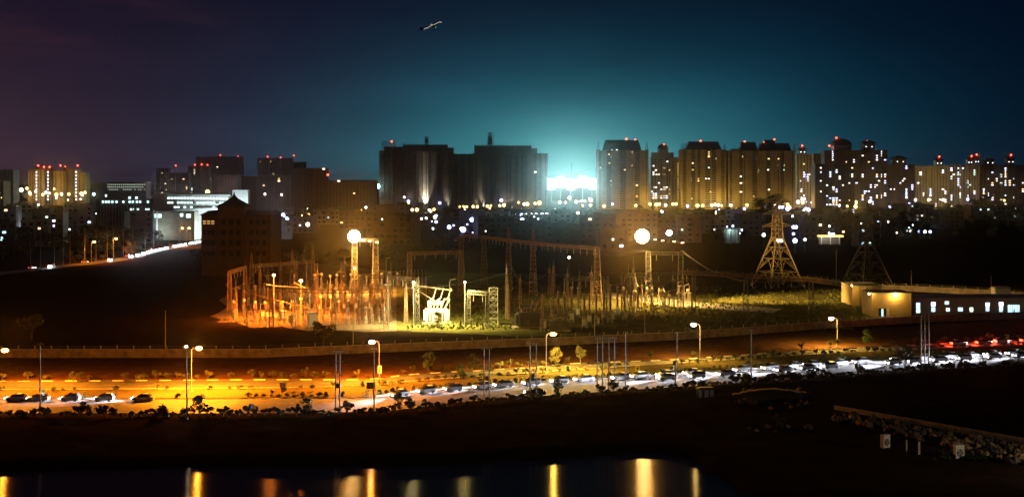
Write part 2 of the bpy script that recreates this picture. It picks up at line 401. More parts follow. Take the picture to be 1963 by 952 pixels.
# ------------------------------------------------------------------ street lamps
SOD = (1.0,.26,.008); AMB = (1.0,.55,.07); YEL = (1.0,.80,.30); COOL = (.80,.88,1.0); ORG = (1.0,.22,.012)
bulb_o = emit('sodium_bulb', (1.0,.50,.08), 260); bulb_w = emit('pale_bulb', (1.0,.80,.50), 70); bulb_c = emit('cool_bulb', (.62,.72,1.0), 60)
POLE = MB().ring((0,0,-.2),(0,0,1.0),.14,.11,8).ring((0,0,1.0),(0,0,8.4),.085,.055,8).mesh('pole', steel)
PLINTH = MB().frust(-.35,.35,-.35,.35,-.2,-.25,.25,-.25,.25,.35).mesh('plinth', concrete)
ARM = MB().ring((0,0,8.3),(.35,0,8.85),.05,.045,6).ring((.35,0,8.85),(1.3,0,9.0),.045,.04,6).mesh('arm', steel)
HEAD = MB().frust(1.1,2.0,-.2,.2,9.0,1.25,1.9,-.12,.12,9.18).mesh('lamp_head', steel)
BULB = MB().ball((1.55,0,8.72),.66,10,6,.58)
bulb_me = {k: BULB.mesh('bulb', m) for k, m in (('o',bulb_o),('w',bulb_w),('c',bulb_c))}
def street_lamp(p, rz, label, power, col, bulb='o', group='street lamps along the carriageway', hs=1.0, bs=1.0):
    e = thing('street_lamp', label, 'street lamp', p, rz, group)
    q = ob('pole', POLE, e, sc=(1,1,hs)); ob('plinth', PLINTH, e); dz = (0,0,8.4*(hs-1))
    ob('arm', ARM, e, dz); h = ob('lamp_head', HEAD, e, dz)
    b = ob('bulb', bulb_me[bulb], h)
    if power: light('SPOT', e, (1.55,0,8.22+dz[2]), power, col, .25, math.radians(162), (0,0,0), .45); light('POINT', e, (1.55,0,8.05+dz[2]), min(power*.12, 26*KW), col, .3)
    return e
HAZE = .00005
KW = 1000.0
for px, py, d, rz, lab, pw, col, bl in [
    (-5,671,250,0,'lit sodium street lamp at the left edge of the carriageway median',270,SOD,'o'),
    (367,667,251,0,'lit sodium street lamp with a big orange glow beside the tall utility pole',270,SOD,'o'),
    (727,655,258,PI,'lit street lamp standing just before the bend in the carriageway',170,SOD,'w'),
    (1047,640,274,0,'lit amber street lamp at the middle of the road above the green hedge',150,AMB,'o'),
    (1342,622,294,PI,'dim lit street lamp arching over the far carriageway right of the middle',24,AMB,'w'),
    (1605,610,318,PI,'dim lit street lamp with a sign plate on its pole near the right',24,AMB,'w')]:
    z = AZ(py, d); hs = (z-.45)/8.4
    street_lamp((AX(px,d), d, .12), rz, lab, pw*KW, col, bl, hs=hs)
# ------------------------------------------------------------------ utility poles on the near verge
def pole_set(name, pxs, top, base, label, tilt=0.0, lamp=None, arms=True):
    d = G(0, base).y; c = sum(pxs)/len(pxs); h = AZ(top, d)
    e = thing(name, label, 'utility pole', (AX(c,d), d, -.1)); e.rotation_euler = (0, tilt, 0)
    xs_ = [(px-c)*d/F for px in pxs]
    for x in xs_:
        ob('pole', MB().ring((x,0,-.3),(x,0,h),.17,.10,8).mesh('pole', concrete), e)
        if len(pxs) == 1 or arms:
            for k in range(3):
                ob('insulator', MB().lathe([(.05,0),(.11,.06),(.05,.12),(.11,.18),(.04,.26)], (x+(k-1)*.42,0,h-.35), 6).mesh('insulator', porcg), e)
    x0, x1 = min(xs_)-.65, max(xs_)+.65
    for z in ((h-.42,) if len(pxs) == 1 else (h-.42, h-2.1, h-4.6)):
        ob('crossarm', MB().box(x0,x1,-.06,.06,z-.07,z+.06).mesh('crossarm', dsteel), e)
    if len(pxs) > 1:
        ob('brace', MB().bar((xs_[0],0,h*.35),(xs_[-1],0,h*.5),.09).bar((xs_[-1],0,h*.35),(xs_[0],0,h*.5),.09).mesh('brace', dsteel), e)
        if len(pxs) == 2: ob('transformer_can', MB().lathe([(.3,0),(.34,.1),(.34,.75),(.2,.85)], (sum(xs_)/2,0,h*.36), 10).mesh('transformer_can', dsteel), e)
    if lamp:
        ob('lamp_head', MB().frust(-.25,.25,-.15,.15,h+.1,-.18,.18,-.1,.1,h+.22).ring((0,0,h-.1),(0,0,h+.12),.05,.05,6).mesh('lamp_head', steel), e)
        ob('bulb', MB().ball((0,-.02,h-.02),.2,8,5).mesh('bulb', bulb_w), e)
    return e
pole_set('utility_pole', [77], 655, 792, 'slim dark utility pole nearest the left edge')
pole_set('utility_pole', [359], 662, 803, 'tall utility pole with a small lamp on top', -.012, True)
pole_set('twin_utility_pole', [643,651], 670, 782, 'twin utility pole with cross arms, leftmost of the twin poles', .01)
pole_set('utility_pole', [717], 665, 786, 'single utility pole beside the bend, between the twin poles')
pole_set('twin_utility_pole', [928,938], 664, 762, 'twin utility pole standing before the green hedge')
pole_set('twin_utility_pole', [1016,1028], 655, 760, 'twin utility pole in front of the parked car')
pole_set('four_pole_structure', [1145,1155,1167,1178], 645, 746, 'four pole electric structure beside the road with cross arms')
pole_set('utility_pole', [1199], 634, 742, 'single pale concrete pole next to the four pole structure')
pole_set('utility_pole', [1294], 634, 739, 'single concrete pole leaning slightly, with one cross arm', .045)
pole_set('utility_pole', [1440], 630, 737, 'upright concrete pole on the road edge right of the white kiosk')
pole_set('three_pole_structure', [1766,1773,1781], 598, 702, 'three pole electric structure beside the big dark tree')
# ------------------------------------------------------------------ cars
BODY = {}
def loft(sections):                         # sections of (x, [(y,z)...]) joined into one closed skin
    mb = MB(); n = len(sections[0][1]); vs = [(x,y,z) for x, ring_ in sections for y, z in ring_]; fs = []
    for k in range(len(sections)-1):
        for i in range(n): fs.append((k*n+i, k*n+(i+1)%n, (k+1)*n+(i+1)%n, (k+1)*n+i))
    fs += [tuple(range(n)), tuple((len(sections)-1)*n+i for i in range(n))[::-1]]
    return mb.add(vs, fs)
def bring(w, z0, z1): return [(-w*.92,z0),(-w,z0+.25),(-w*.97,z1-.08),(-w*.85,z1),(w*.85,z1),(w*.97,z1-.08),(w,z0+.25),(w*.92,z0)]
def car_meshes(kind):
    if kind == 'sedan':
        b = loft([(-2.15,bring(.74,.34,.86)),(-2.05,bring(.82,.26,.92)),(-1.2,bring(.86,.24,.95)),(.9,bring(.86,.24,.92)),(1.75,bring(.82,.25,.80)),(2.1,bring(.74,.30,.68))])
        c = loft([(-1.55,bring(.74,.90,.95)),(-.95,bring(.68,.90,1.42)),(.15,bring(.68,.90,1.44)),(.95,bring(.76,.88,.93))])
    else:
        b = loft([(-1.85,bring(.76,.34,.92)),(-1.75,bring(.82,.26,1.0)),(.7,bring(.84,.24,.96)),(1.5,bring(.80,.25,.86)),(1.85,bring(.72,.30,.72))])
        c = loft([(-1.72,bring(.74,.95,1.0)),(-1.45,bring(.70,.95,1.50)),(.1,bring(.68,.95,1.53)),(.95,bring(.76,.90,.96))])
    return b, c
WHEEL = MB(); WHEEL.ring((0,-.1,0),(0,.1,0),.31,.31,14); wheel_me = WHEEL.mesh('wheel', tyre_m)
RIM = MB(); RIM.ring((0,-.11,0),(0,.11,0),.18,.18,10); rim_me = RIM.mesh('rim', steel)
paints = {'white': mat('car_white', (.70,.70,.70), .3, .03, spec=.5), 'silver': mat('car_silver', (.42,.43,.44), .3, .05, metal=.5), 'grey': mat('car_grey', (.16,.17,.18), .3, .05, metal=.4), 'red': mat('car_red', (.35,.03,.03), .3, .05, spec=.5), 'black': mat('car_black', (.02,.02,.022), .25, .05, spec=.5)}
head_e = emit('headlight', (.93,.94,1.0), 60); tail_e = emit('tail_light', (1.0,.06,.02), 14); tail_off = mat('tail_lens', (.30,.02,.02), .3, .1)
CM = {}
for k in ('sedan','hatchback'):
    b, c = car_meshes(k); L = 2.1 if k == 'sedan' else 1.85
    CM[k] = ({cn: b.mesh('body', m, False) for cn, m in paints.items()}, c.mesh('cabin', glass_m), L)
rf = MB().box(-.85,.1,-.62,.62,1.44,1.47)
roof_me = {cn: rf.mesh('roof_panel', m) for cn, m in paints.items()}
hl_me = MB().ball((0,0,0),.20,8,5,.75).mesh('headlight', head_e)
tl_me = MB().box(-.05,.05,-.16,.16,-.08,.10).mesh('tail_light', tail_e); tl_off_me = MB().box(-.05,.05,-.16,.16,-.08,.10).mesh('tail_light', tail_off)
def car(p, heading, kind, cn, label, group, beam=0.0, tail=False, head=True, tailpow=0.0, far=False):
    bd, cb, L = CM[kind]
    e = thing('car', label, 'car', p, heading, group)
    body = ob('body', bd[cn], e); ob('window', cb, e); ob('roof_panel', roof_me[cn], e, (-.15 if kind == 'sedan' else -.45,0,0 if kind == 'sedan' else .08))
    for x in (-L*.62, L*.62):
        for y in (-.76,.76):
            w = ob('wheel', wheel_me, e, (x,y,.31)); ob('rim', rim_me, w)
    for y in (-.58,.58):
        if head: ob('headlight', hl_me, e, (L-.02+(.25 if far else 0),y,.60+(.2 if far else 0)), 0, 3.0 if far else 1)
        ob('tail_light', tl_me if tail else tl_off_me, e, (-L+.03,y,.74))
    if beam: light('SPOT', e, (L+.25,0,.66), beam, (.86,.88,1.0), .12, math.radians(56), aim((1,.06,-.08)), .9)
    if tailpow: light('POINT', e, (-L-.4,0,.7), tailpow, (1,.05,.015), .15)
    return e
cars = []
def queue(line, lo, hi, step, jitter=1.0):
    for p, a in polyline(line, step):
        px = CX+p.x*F/p.y
        if lo < px < hi and R.random() < .88: cars.append((px, p+Vector((R.uniform(-jitter,jitter),0,0)), a))
queue(offset(L1, -2.3), -70, 372, 6.3); queue(offset(L1, -2.3), 745, 2010, 6.3)
cars.sort(key=lambda c: c[0])
CC = ['white','white','silver','white','white','white']
for i, (px, p, a) in enumerate(cars):
    cn = R.choice(CC); k = R.choice(['sedan','hatchback'])
    car((p.x+R.uniform(-.4,.4),p.y,.03), a+PI, k, cn, f'{cn} {k} with headlights lit, {nth(i)} from left in the lane beside the median', 'cars in the lane beside the median', 110*KW)
n1 = len(cars); cars2 = cars; cars = []
queue(offset(L1, -5.9), 1255, 2010, 7.4); cars.sort(key=lambda c: c[0])
for i, (px, p, a) in enumerate(cars):
    cn = R.choice(CC); k = R.choice(['sedan','hatchback'])
    car((p.x+R.uniform(-.5,.5),p.y,.03), a+PI, k, cn, f'{cn} {k} with headlights lit, {nth(i)} from left in the middle lane', 'cars in the middle lane', 100*KW)
cars = []
queue(offset(L2, 4.2), 1770, 2010, 7.5); cars.sort(key=lambda c: c[0])
for i, (px, p, a) in enumerate(cars):
    cn = R.choice(CC); k = R.choice(['sedan','hatchback'])
    car((p.x,p.y,.03), a, k, cn, f'{cn} {k} with red tail lights lit, {nth(i)} from left on the far carriageway', 'cars with tail lights on the far carriageway', 0, True, True, 1.6*KW)
p = G(1026, 757); car((p.x,p.y,.03), PI-.02, 'sedan', 'black', 'dark saloon car stopped at the near kerb behind the twin pole, headlights lit', None, 2.5*KW, True)
# ------------------------------------------------------------------ trees beside and between the carriageways
def tr(px, base, top, label, kind, sq=1.0, group=None, z=0.0):
    p = G(px, base, z); tree(p, AZ(top, p.y)-z, label, group, kind, sq)
tr(381,797,757,'small dark tree in silhouette on the near edge beside the tall pole',2,.8)
tr(588,795,762,'small flat-topped dark tree on the near edge left of the twin pole',0,.9)
tr(170,800,776,'little round dark tree on the near edge toward the left',2,.6)
tr(765,786,752,'ragged dark shrub tree on the near edge just past the bend',1,.8)
tr(1070,760,726,'young tree in silhouette beside the parked car',2,.75)
tr(1735,712,658,'big dense dark tree on the near edge beside the three pole structure',3,.85)
tr(545,752,733,'young tree on the median left of the twin pole',0,.8)
tr(102,752,742,'tiny bush-like tree on the median near the left edge',2,1)
tr(822,716,676,'green lit tree behind the far carriageway past the bend',0,.8)
tr(882,726,698,'green lit tree on the median past the bend',2,.8)
tr(1066,704,667,'round dusty tree behind the far carriageway under the amber lamp',1,.8)
tr(1113,702,660,'taller dusty tree behind the far carriageway right of the amber lamp',3,.7)
tr(905,716,680,'dusty tree on the far verge left of the amber lamp',1,.9)
tr(1663,664,632,'green tree on the far verge right of the sign lamp',0,.8)
tr(1482,690,671,'small green tree on the median right of the upright concrete pole',2,.8)
tr(1930,655,640,'small green tree on the far verge near the right edge',2,.8)
tr(140,734,712,'dusty bush-tree on the far verge near the left lamp',1,1.0)
tr(265,735,716,'dusty bush-tree on the far verge left of the tall pole',3,1.1)
tr(620,668,612,'large dim tree behind the plaster wall below the switchyard',3,1.1)
tr(60,650,598,'large dim tree behind the wall at the far left',3,1.3)
tr(838,628,597,'dark round tree in front of the lit transformer',1,.8)
# ------------------------------------------------------------------ small roadside things
def sign(px, top, base, w, h, label, col, name='road_sign', blank=None):
    d = G(0, base).y; z1 = AZ(top, d); e = thing(name, label, 'sign', (AX(px,d), d, 0))
    ob('post', MB().ring((0,0,-.2),(0,0,z1),.06,.05,6).mesh('post', steel), e)
    ob('board', MB().box(-w/2,w/2,-.09,-.05,z1-h,z1).mesh('board', col), e)
    if blank: ob('symbol', MB().box(-w*.18,w*.18,-.10,-.094,z1-h*.75,z1-h*.25).mesh('symbol', blank), e)
    return e
yellow_p = mat('sign_yellow', (.55,.36,.05), .6, .1); blue_p = mat('sign_blue', (.03,.07,.22), .6, .1)
sign(728, 700, 736, .9, 1.7, 'tall narrow pale road sign at the bend in the median', white, blank=kerb_d)
sign(1222, 701, 714, 1.1, 1.1, 'small yellow road sign in the gap of the median hedge', yellow_p, blank=kerb_d)
sign(1606, 650, 677, 1.0, 1.0, 'square yellow warning sign below the sign lamp', yellow_p, blank=kerb_d)
d = G(0, 752).y
e = thing('leaning_board', 'striped leaning marker board on the median left of the twin pole', 'board', (AX(545,d), d, .14), .3); e.rotation_euler = (0, -.35, .3)
for k in range(5): ob('stripe', MB().box(-.55+.05*k,.55-.05*k,-.05,.05,.05+k*.42,.45+k*.42).mesh('stripe', kerb_w if k % 2 == 0 else yellow_p), e)
d = G(0, 748).y
e = thing('signboard', 'dark square signboard on the median just left of the bend', 'sign', (AX(711,d), d, .14))
ob('board', MB().box(-.9,.9,-.06,.06,.2,1.6).mesh('board', blue_p), e)
for s in (-.7,.7): ob('post', MB().ring((s,.1,-.1),(s,.1,1.5),.05,.05,6).mesh('post', steel), e)
# small kiosk with white panels below the road
p = G(1352, 759); e = thing('kiosk', 'tiny kiosk with white panels below the road edge', 'kiosk', (p.x,p.y,-.1), .1)
for k, (a, b) in enumerate(((-1.5,-.9),(-.35,.45),(.75,1.5))): ob('panel', MB().box(a,b,-.9,-.82,.1,1.55).mesh('panel', white), e)
ob('roof', MB().frust(-1.8,1.8,-1.1,1.1,1.56,-1.4,1.4,-.7,.7,1.95).mesh('roof', dsteel), e); ob('back_wall', MB().box(-1.5,1.5,.75,.85,.1,1.55).mesh('back_wall', dsteel), e)
# ------------------------------------------------------------------ substation yard
def sheet(name, pts, z, m, label):
    P = [G(px, py) for px, py in pts]
    return tag(ob(name, MB().add([(p.x,p.y,z) for p in P], [tuple(range(len(P)))]).mesh(name, m)), label, None, None, 'structure')
sheet('gravel_yard', [(418,600),(402,606),(425,612),(415,618),(452,617),(480,628),(540,626),(590,634),(640,632),(700,636),(760,634),(760,520),(560,500),(470,518),(430,545),(445,560),(420,575),(436,588)], .03, gravel, 'gravel of the orange lit switchyard')
sheet('field', [(760,634),(1000,645),(1240,640),(1640,612),(1700,608),(1640,556),(1380,532),(1240,530),(760,520)], .035, field_m, 'rough grass of the yard between the gantries')
strip_p = [(1130,566),(1165,560),(1330,578),(1500,592),(1480,600),(1300,588)]
sheet('service_road', strip_p, .06, concrete, 'pale service road across the switchyard')
# grass tufts where the lamps show them
gm = MB(); q = random.Random(5)
for k in range(9000):
    px = q.uniform(780,1660); py = q.uniform(548,632)
    p = G(px, py)
    if p.y > 352 and 1100 < px < 1240 and q.random() < .7: continue
    if mnoise.noise(Vector((p.x*.06,p.y*.06,1))) < -.12: continue
    a = q.uniform(0,6.28); w = q.uniform(.15,.35); hgt = q.uniform(.25,.8); dx, dy = math.cos(a)*w, math.sin(a)*w
    gm.add([(p.x-dx,p.y-dy,0),(p.x+dx,p.y+dy,0),(p.x+dx*.6+q.uniform(-.2,.2),p.y+dy*.6,hgt),(p.x-dx*.9,p.y-dy*.9,hgt*.8)], [(0,1,2,3)])
tag(ob('grass', gm.mesh('grass', grassm)), 'rough grass tufts across the lit yard', None, None, 'stuff')

# ---- lattice kit
def lattice(mb, c0, w0, c1, w1, n, t, d0=None, d1=None):
    c0, c1 = Vector(c0), Vector(c1); d0 = d0 or w0; d1 = d1 or w1; rows = []
    for k in range(n+1):
        f = k/n; c = c0.lerp(c1, f); w = lerp(w0,w1,f)/2; d = lerp(d0,d1,f)/2
        rows.append([c+Vector((-w,-d,0)), c+Vector((w,-d,0)), c+Vector((w,d,0)), c+Vector((-w,d,0))])
    for i in range(4): mb.bar(rows[0][i], rows[-1][i], t*1.25)
    for k in range(n):
        for i in range(4):
            j = (i+1) % 4
            mb.bar(rows[k+1][i], rows[k+1][j], t*.8)
            if k % 2: mb.bar(rows[k][i], rows[k+1][j], t*.8)
            else: mb.bar(rows[k][j], rows[k+1][i], t*.8)
    return mb
def truss(mb, a, b, w, h, n, t):            # box girder between two points
    a, b = Vector(a), Vector(b); d = (b-a).normalized(); s = Vector((-d.y,d.x,0)).normalized()*w/2; u = Vector((0,0,h))
    pr = None
    for k in range(n+1):
        p = a.lerp(b, k/n); cur = [p-s, p+s, p+s+u, p-s+u]
        for i in range(4): mb.bar(cur[i], cur[(i+1)%4], t*.7)
        if pr:
            for i in range(4):
                mb.bar(pr[i], cur[i], t); mb.bar(pr[i], cur[(i+1)%4], t*.7)
        pr = cur
    return mb
STRING = MB()
for k in range(7): STRING.lathe([(.04,-.28*k),(.15,-.28*k-.12),(.05,-.28*k-.24)], (0,0,0), 6)
string_me = STRING.mesh('insulator_string', porcg)
def gantry(label, cols, beam_z, w0, w1, t, d_fn, peaks=(), m=None, strings=6, group='steel lattice gantries of the switchyard'):
    """cols: photo columns of the legs with the row of their feet."""
    m = m or steel; P = [G(px, py) for px, py in cols]; o = P[0].copy()
    e = thing('gantry', label, 'gantry', o, 0, group)
    for i, p in enumerate(P):
        l = p-o; top = beam_z+.9; mb = MB(); lattice(mb, l, w0, l+Vector((0,0,top)), w1, max(6, int(top/1.6)), t)
        if i in peaks:
            for s in ((-1,-1),(1,-1),(1,1),(-1,1)): mb.bar(l+Vector((s[0]*w1/2,s[1]*w1/2,top)), l+Vector((0,0,top+5.5)), t)
            lattice(mb, l+Vector((0,0,top)), w1, l+Vector((0,0,top+4.6)), w1*.25, 3, t*.8)
        ob('column', mb.mesh('column', m), e)
    for p, q_ in zip(P, P[1:]):
        a = p-o+Vector((0,0,beam_z)); b = q_-o+Vector((0,0,beam_z)); L = (b-a).length
        ob('beam', truss(MB(), a, b, w1*.9, 1.0, max(4, int(L/1.5)), t).mesh('beam', m), e)
        k = max(2, int(L/4))
        for i in range(k): ob('insulator_string', string_me, e, a.lerp(b, (i+.5)/k)+Vector((0,0,-.1)))
    return e, o
# ---- the two floodlight gantries
flood_e = emit('floodlight_lens', (1.0,.74,.32), 110); spark_e = emit('floodlight_small', (1.0,.62,.22), 26)
def floodlights(label, px, py, d, n, power, col, r, to=None):
    z = AZ(py, d); e = thing('floodlight_cluster', label, 'floodlight', (AX(px,d), d-1.6, z))
    ob('bracket', MB().box(-1.9,1.9,.2,.4,-.1,.02).box(-1.9,1.9,.2,.4,-1.45,-1.33).box(-.1,.1,.4,1.6,-1.4,.02).mesh('bracket', dsteel), e)
    for k in range(19):
        ra, an_ = (0,0) if k == 0 else (1.0, k*PI/3) if k < 7 else (1.95, k*PI/6+.26)
        x, zr = ra*math.cos(an_), ra*math.sin(an_)
        h_ = ob('housing', MB().frust(x-.42,x+.42,.1,.5,.1+zr,x-.34,x+.34,.15,.5,.9+zr).mesh('housing', dsteel), e)
        ob('lens', MB().ball((x,-.3,.5+zr),r*.78,10,6).mesh('lens', flood_e), h_)
    light('SPOT', e, (0,-1.6,-2.6), power, col, .6, math.radians(138), aim((0,.1,-1)), .7); light('POINT', e, (0,-1.9,.3), power*.08, col, .6)
    light('SPOT', e, (0,-3.0,.3), 460*KW, (1,.40,.04), .2, math.radians(34), aim((-e.location.x*.9,-e.location.y,-12)), .9)
    if to is not None: light('SPOT', e, (3.4,.2,.6), power*1.3, (1,.46,.06), .5, math.radians(20), aim(Vector(to)-e.location), .8); light('SPOT', e, (3.6,.2,-.6), power*3.5, col, .5, math.radians(46), aim(Vector((96,446,0))-e.location), .9)
    return e
e, o = gantry('floodlight gantry of two lattice columns standing over the orange switchyard', [(680,560),(720,561)], 19.6, 2.2, 1.7, .15, None, group=None)
floodlights('blazing floodlight on top of the gantry over the orange switchyard', 680, 455, 474, 3, 230*KW, (1,.40,.06), .62)
for k, px in enumerate((697,709,723)):
    d = 472; f = thing('floodlight', f'small amber floodlight on the gantry beam, {nth(k)} from the blazing one', 'floodlight', (AX(px,d), d-.4, AZ(460+k*2, d)), 0, 'small floodlights on the gantry beam')
    ob('housing', MB().box(-.5,.5,-.1,.3,.18,.34).mesh('housing', dsteel), f); ob('lens', MB().frust(-.55,.55,-.2,.15,-.12,-.45,.45,-.1,.15,.16).mesh('lens', spark_e), f)
def mast_lamp(px, py, d, label, power, col, r=.34, em='pale_bulb', group='lamps on posts in the switchyard', name='yard_lamp'):
    z = AZ(py, d); e = thing(name, label, 'lamp', (AX(px,d), d, 0), 0, group)
    ob('pole', MB().ring((0,0,-.2),(0,0,z-.2),.13,.07,8).mesh('pole', steel), e)
    hd = ob('lamp_head', MB().frust(-.45,.45,-.3,.3,z+.26,-.3,.3,-.2,.2,z+.42).ring((0,.05,z-.25),(0,.05,z+.3),.05,.05,6).mesh('lamp_head', steel), e)
    ob('bulb', MB().ball((0,-.12,z),r,10,6,.8).mesh('bulb', MATS[em]), hd)
    if power: light('SPOT', e, (0,-1.3,z-.2), power, col, .3, math.radians(142), aim((0,.06,-1)), .6); light('POINT', e, (0,-1.3,z-.1), power*.33, col, .3)
    return e
hot_e = emit('hot_orange_bulb', (1.0,.48,.14), 320); hot_y = emit('hot_yellow_bulb', (1.0,.74,.30), 250)
mast_lamp(525,527,380,'glaring orange lamp on a post, left of the two in the orange switchyard',120*KW,ORG,.42,'hot_orange_bulb')
mast_lamp(577,538,392,'glaring orange lamp on a post, right of the two in the orange switchyard',140*KW,ORG,.55,'hot_orange_bulb')
mast_lamp(680,514,440,'amber lamp below the floodlight gantry',14*KW,SOD,.36,'hot_orange_bulb')
mast_lamp(793,541,364,'bright yellow lamp on the post beside the lit transformer',75*KW,YEL,.36,'hot_yellow_bulb')
mast_lamp(891,541,366,'pinkish lamp on a post right of the lit transformer',60*KW,(1,.78,.20),.32,'pale_bulb')
e, o = gantry('floodlight gantry with two lattice columns right of the long gantry', [(1243,585),(1305,588)], 17.5, 2.0, 1.5, .11, None, group=None, m=dsteel)
floodlights('blazing floodlight on the gantry right of the long gantry', 1230, 455, 430, 3, 260*KW, (1,.58,.13), .72, (107,500,16))
for k, px in enumerate((1256,1270,1292,1308)):
    d = 424; f = thing('floodlight', f'small amber floodlight right of the blazing one, {nth(k)} along the beam', 'floodlight', (AX(px,d), d-.4, AZ(459+k*2, d)), 0, 'small floodlights on the second gantry beam')
    ob('housing', MB().box(-.4,.4,-.1,.3,.18,.3).mesh('housing', dsteel), f); ob('lens', MB().frust(-.42,.42,-.2,.15,-.08,-.35,.35,-.1,.15,.14).mesh('lens', spark_e), f)
# ---- gantries
gantry('amber lit gantry with a low beam left of the long gantry', [(785,566),(884,562)], AZ(490,455), 2.2, 1.5, .15, None, group=None, m=rust)
gantry('long high gantry on lattice columns spanning the middle of the yard', [(884,540),(928,545),(975,556),(1022,566),(1145,585)], 19.0, 3.0, 1.3, .16, None, peaks=(2,3), group=None, m=rust)
gantry('dark low gantry in the foreground of the orange switchyard', [(520,628),(640,632),(740,630)], 10.5, 1.3, .9, .12, None, m=rust)
gantry('orange lit portal gantry among the switches left of the white cabinet', [(563,627),(590,628)], 9.0, 1.2, .9, .12, None, m=steel)
gantry('dark gantry at the left rim of the orange switchyard', [(440,598),(470,585)], 12.5, 1.5, .9, .12, None, m=rust)
gantry('dim lattice gantry behind the two orange lamps', [(482,560),(560,552),(600,548)], 9.5, 1.8, 1.0, .13, None, peaks=(0,1,2), m=rust)
gantry('long dim gantry crossing behind the lit transformer', [(690,612),(745,616),(800,622)], 13.0, 1.3, .9, .12, None, m=dsteel)
gantry('small dark gantry right of the lit transformer', [(899,622),(934,626)], 9.2, 1.2, .9, .13, None, m=dsteel)
gantry('dark lattice gantry among the tall breakers', [(1085,628),(1160,622)], 13.5, 1.2, .9, .11, None, m=dsteel)
gantry('dark gantry beyond the tall breakers under the second floodlight', [(1195,600),(1330,598)], 12.0, 1.3, .9, .11, None, m=dsteel)
gantry('dark gantry with two lattice columns before the lit pylon', [(1430,603),(1555,602)], AZ(540,396), 1.7, 1.1, .12, None, m=dsteel)
# lattice ladder rack lit white
p = G(946, 622); e = thing('lattice_rack', 'pale lattice rack lit beside the green grass', 'steel rack', p)
ob('frame', lattice(MB(), (0,0,0), 2.6, (0,0,11), 2.5, 6, .19, 1.6, 1.6).mesh('frame', steel), e)
for k in range(5): ob('shelf', MB().box(-1.35,1.35,-.75,.75,1.8+k*2,1.95+k*2).mesh('shelf', steel), e)
# ---- switchyard equipment
def ribbed(r, h, n, c=(0,0,0)):
    prof = []
    for k in range(n): z = h*k/n; prof += [(r*.62,z),(r,z+h/n*.45),(r*.62,z+h/n*.9)]
    return MB().lathe(prof+[(r*.6,h)], c, 8)
EQ = {}
def eq(kind):
    if kind in EQ: return EQ[kind]
    ps = []
    if kind == 'post_insulator':
        ps = [('stand', lattice(MB(), (0,0,0), .55, (0,0,2.6), .45, 3, .07).mesh('stand', steel)), ('insulator', ribbed(.2,2.3,7,(0,0,2.6)).mesh('insulator', porc)), ('cap', MB().box(-.2,.2,-.2,.2,4.9,5.1).mesh('cap', steel))]
    elif kind == 'breaker':
        ps = [('stand', lattice(MB(), (0,0,0), .9, (0,0,2.4), .8, 3, .09).mesh('stand', steel)), ('cabinet', MB().box(-.45,.45,-.75,-.3,.7,2.0).mesh('cabinet', white)), ('insulator', ribbed(.27,2.6,8,(0,0,2.4)).mesh('insulator', porc)), ('interrupter', ribbed(.30,2.4,6,(0,0,5.0)).mesh('interrupter', porc)), ('terminal', MB().box(-.35,.35,-.12,.12,7.4,7.65).mesh('terminal', steel))]
    elif kind == 'current_transformer':
        ps = [('stand', lattice(MB(), (0,0,0), .7, (0,0,2.2), .6, 3, .08).mesh('stand', steel)), ('insulator', ribbed(.28,2.4,7,(0,0,2.2)).mesh('insulator', porc)), ('head_tank', MB().lathe([(.3,4.6),(.5,4.75),(.5,5.3),(.3,5.5)], n=10).mesh('head_tank', white))]
    elif kind == 'isolator':
        mb = MB()
        for x in (-1.6,0,1.6): lattice(mb, (x,0,0), .5, (x,0,3.0), .45, 3, .07)
        mb.box(-2.1,2.1,-.15,.15,3.0,3.2)
        ps = [('frame', mb.mesh('frame', steel))]
        for x in (-1.6,0,1.6): ps.append(('insulator', ribbed(.19,1.9,6,(x,0,3.2)).mesh('insulator', porc)))
        ps.append(('blade', MB().bar((-1.6,0,5.15),(0,0,5.2),.12).bar((0,0,5.2),(1.5,0,5.9),.12).mesh('blade', steel)))
    elif kind == 'cabinet':
        ps = [('body', MB().box(-.7,.7,-.45,.45,.15,2.1).mesh('body', white)), ('door', MB().box(-.6,.6,-.49,-.455,.25,2.0).mesh('door', white)), ('canopy', MB().frust(-.8,.8,-.55,.55,2.1,-.7,.7,-.4,.4,2.3).mesh('canopy', steel)), ('plinth', MB().box(-.75,.75,-.5,.5,-.1,.147).mesh('plinth', concrete))]
    EQ[kind] = ps; return ps
def place(kind, px, py, label, group, rz=0.0, sc=1.0):
    p = G(px, py); e = thing(kind, label, kind.replace('_',' '), (p.x,p.y,0), rz, group, sc)
    for n_, me in eq(kind): ob(n_, me, e)
    return e
q = random.Random(11)
rows = [('post_insulator',622,470,745,17,'front row'),('isolator',612,450,740,46,'second row'),('current_transformer',604,446,735,26,'third row'),('breaker',594,440,735,34,'fourth row'),
        ('post_insulator',584,440,740,15,'fifth row'),('isolator',573,445,730,40,'sixth row'),('post_insulator',562,470,735,19,'seventh row'),('current_transformer',553,600,770,20,'rear row')]
for kind, py, x0, x1, st, rn in rows:
    px = x0+q.uniform(0,6); ni = 0; st *= .72
    while px < x1:
        if not (py > 600 and 585 < px < 604):
            place(kind, px, py+q.uniform(-1.5,1.5)-(px-590)*(.012), f'{kind.replace("_"," ")}, {nth(ni)} from left in the {rn} of the orange lit switchyard', f'{rn} of switchyard equipment', q.choice((0,0,PI/2)), q.uniform(.85,1.15)); ni += 1
        px += st*q.uniform(.85,1.15)
place('cabinet', 598, 626, 'white control cabinet in the orange lit switchyard, the largest', None, .3, 1.9)
place('cabinet', 543, 612, 'small white control cabinet left of the largest one', None, .1, 1.2)
place('cabinet', 558, 617, 'small white control cabinet beside the portal gantry', None, -.1, 1.0)
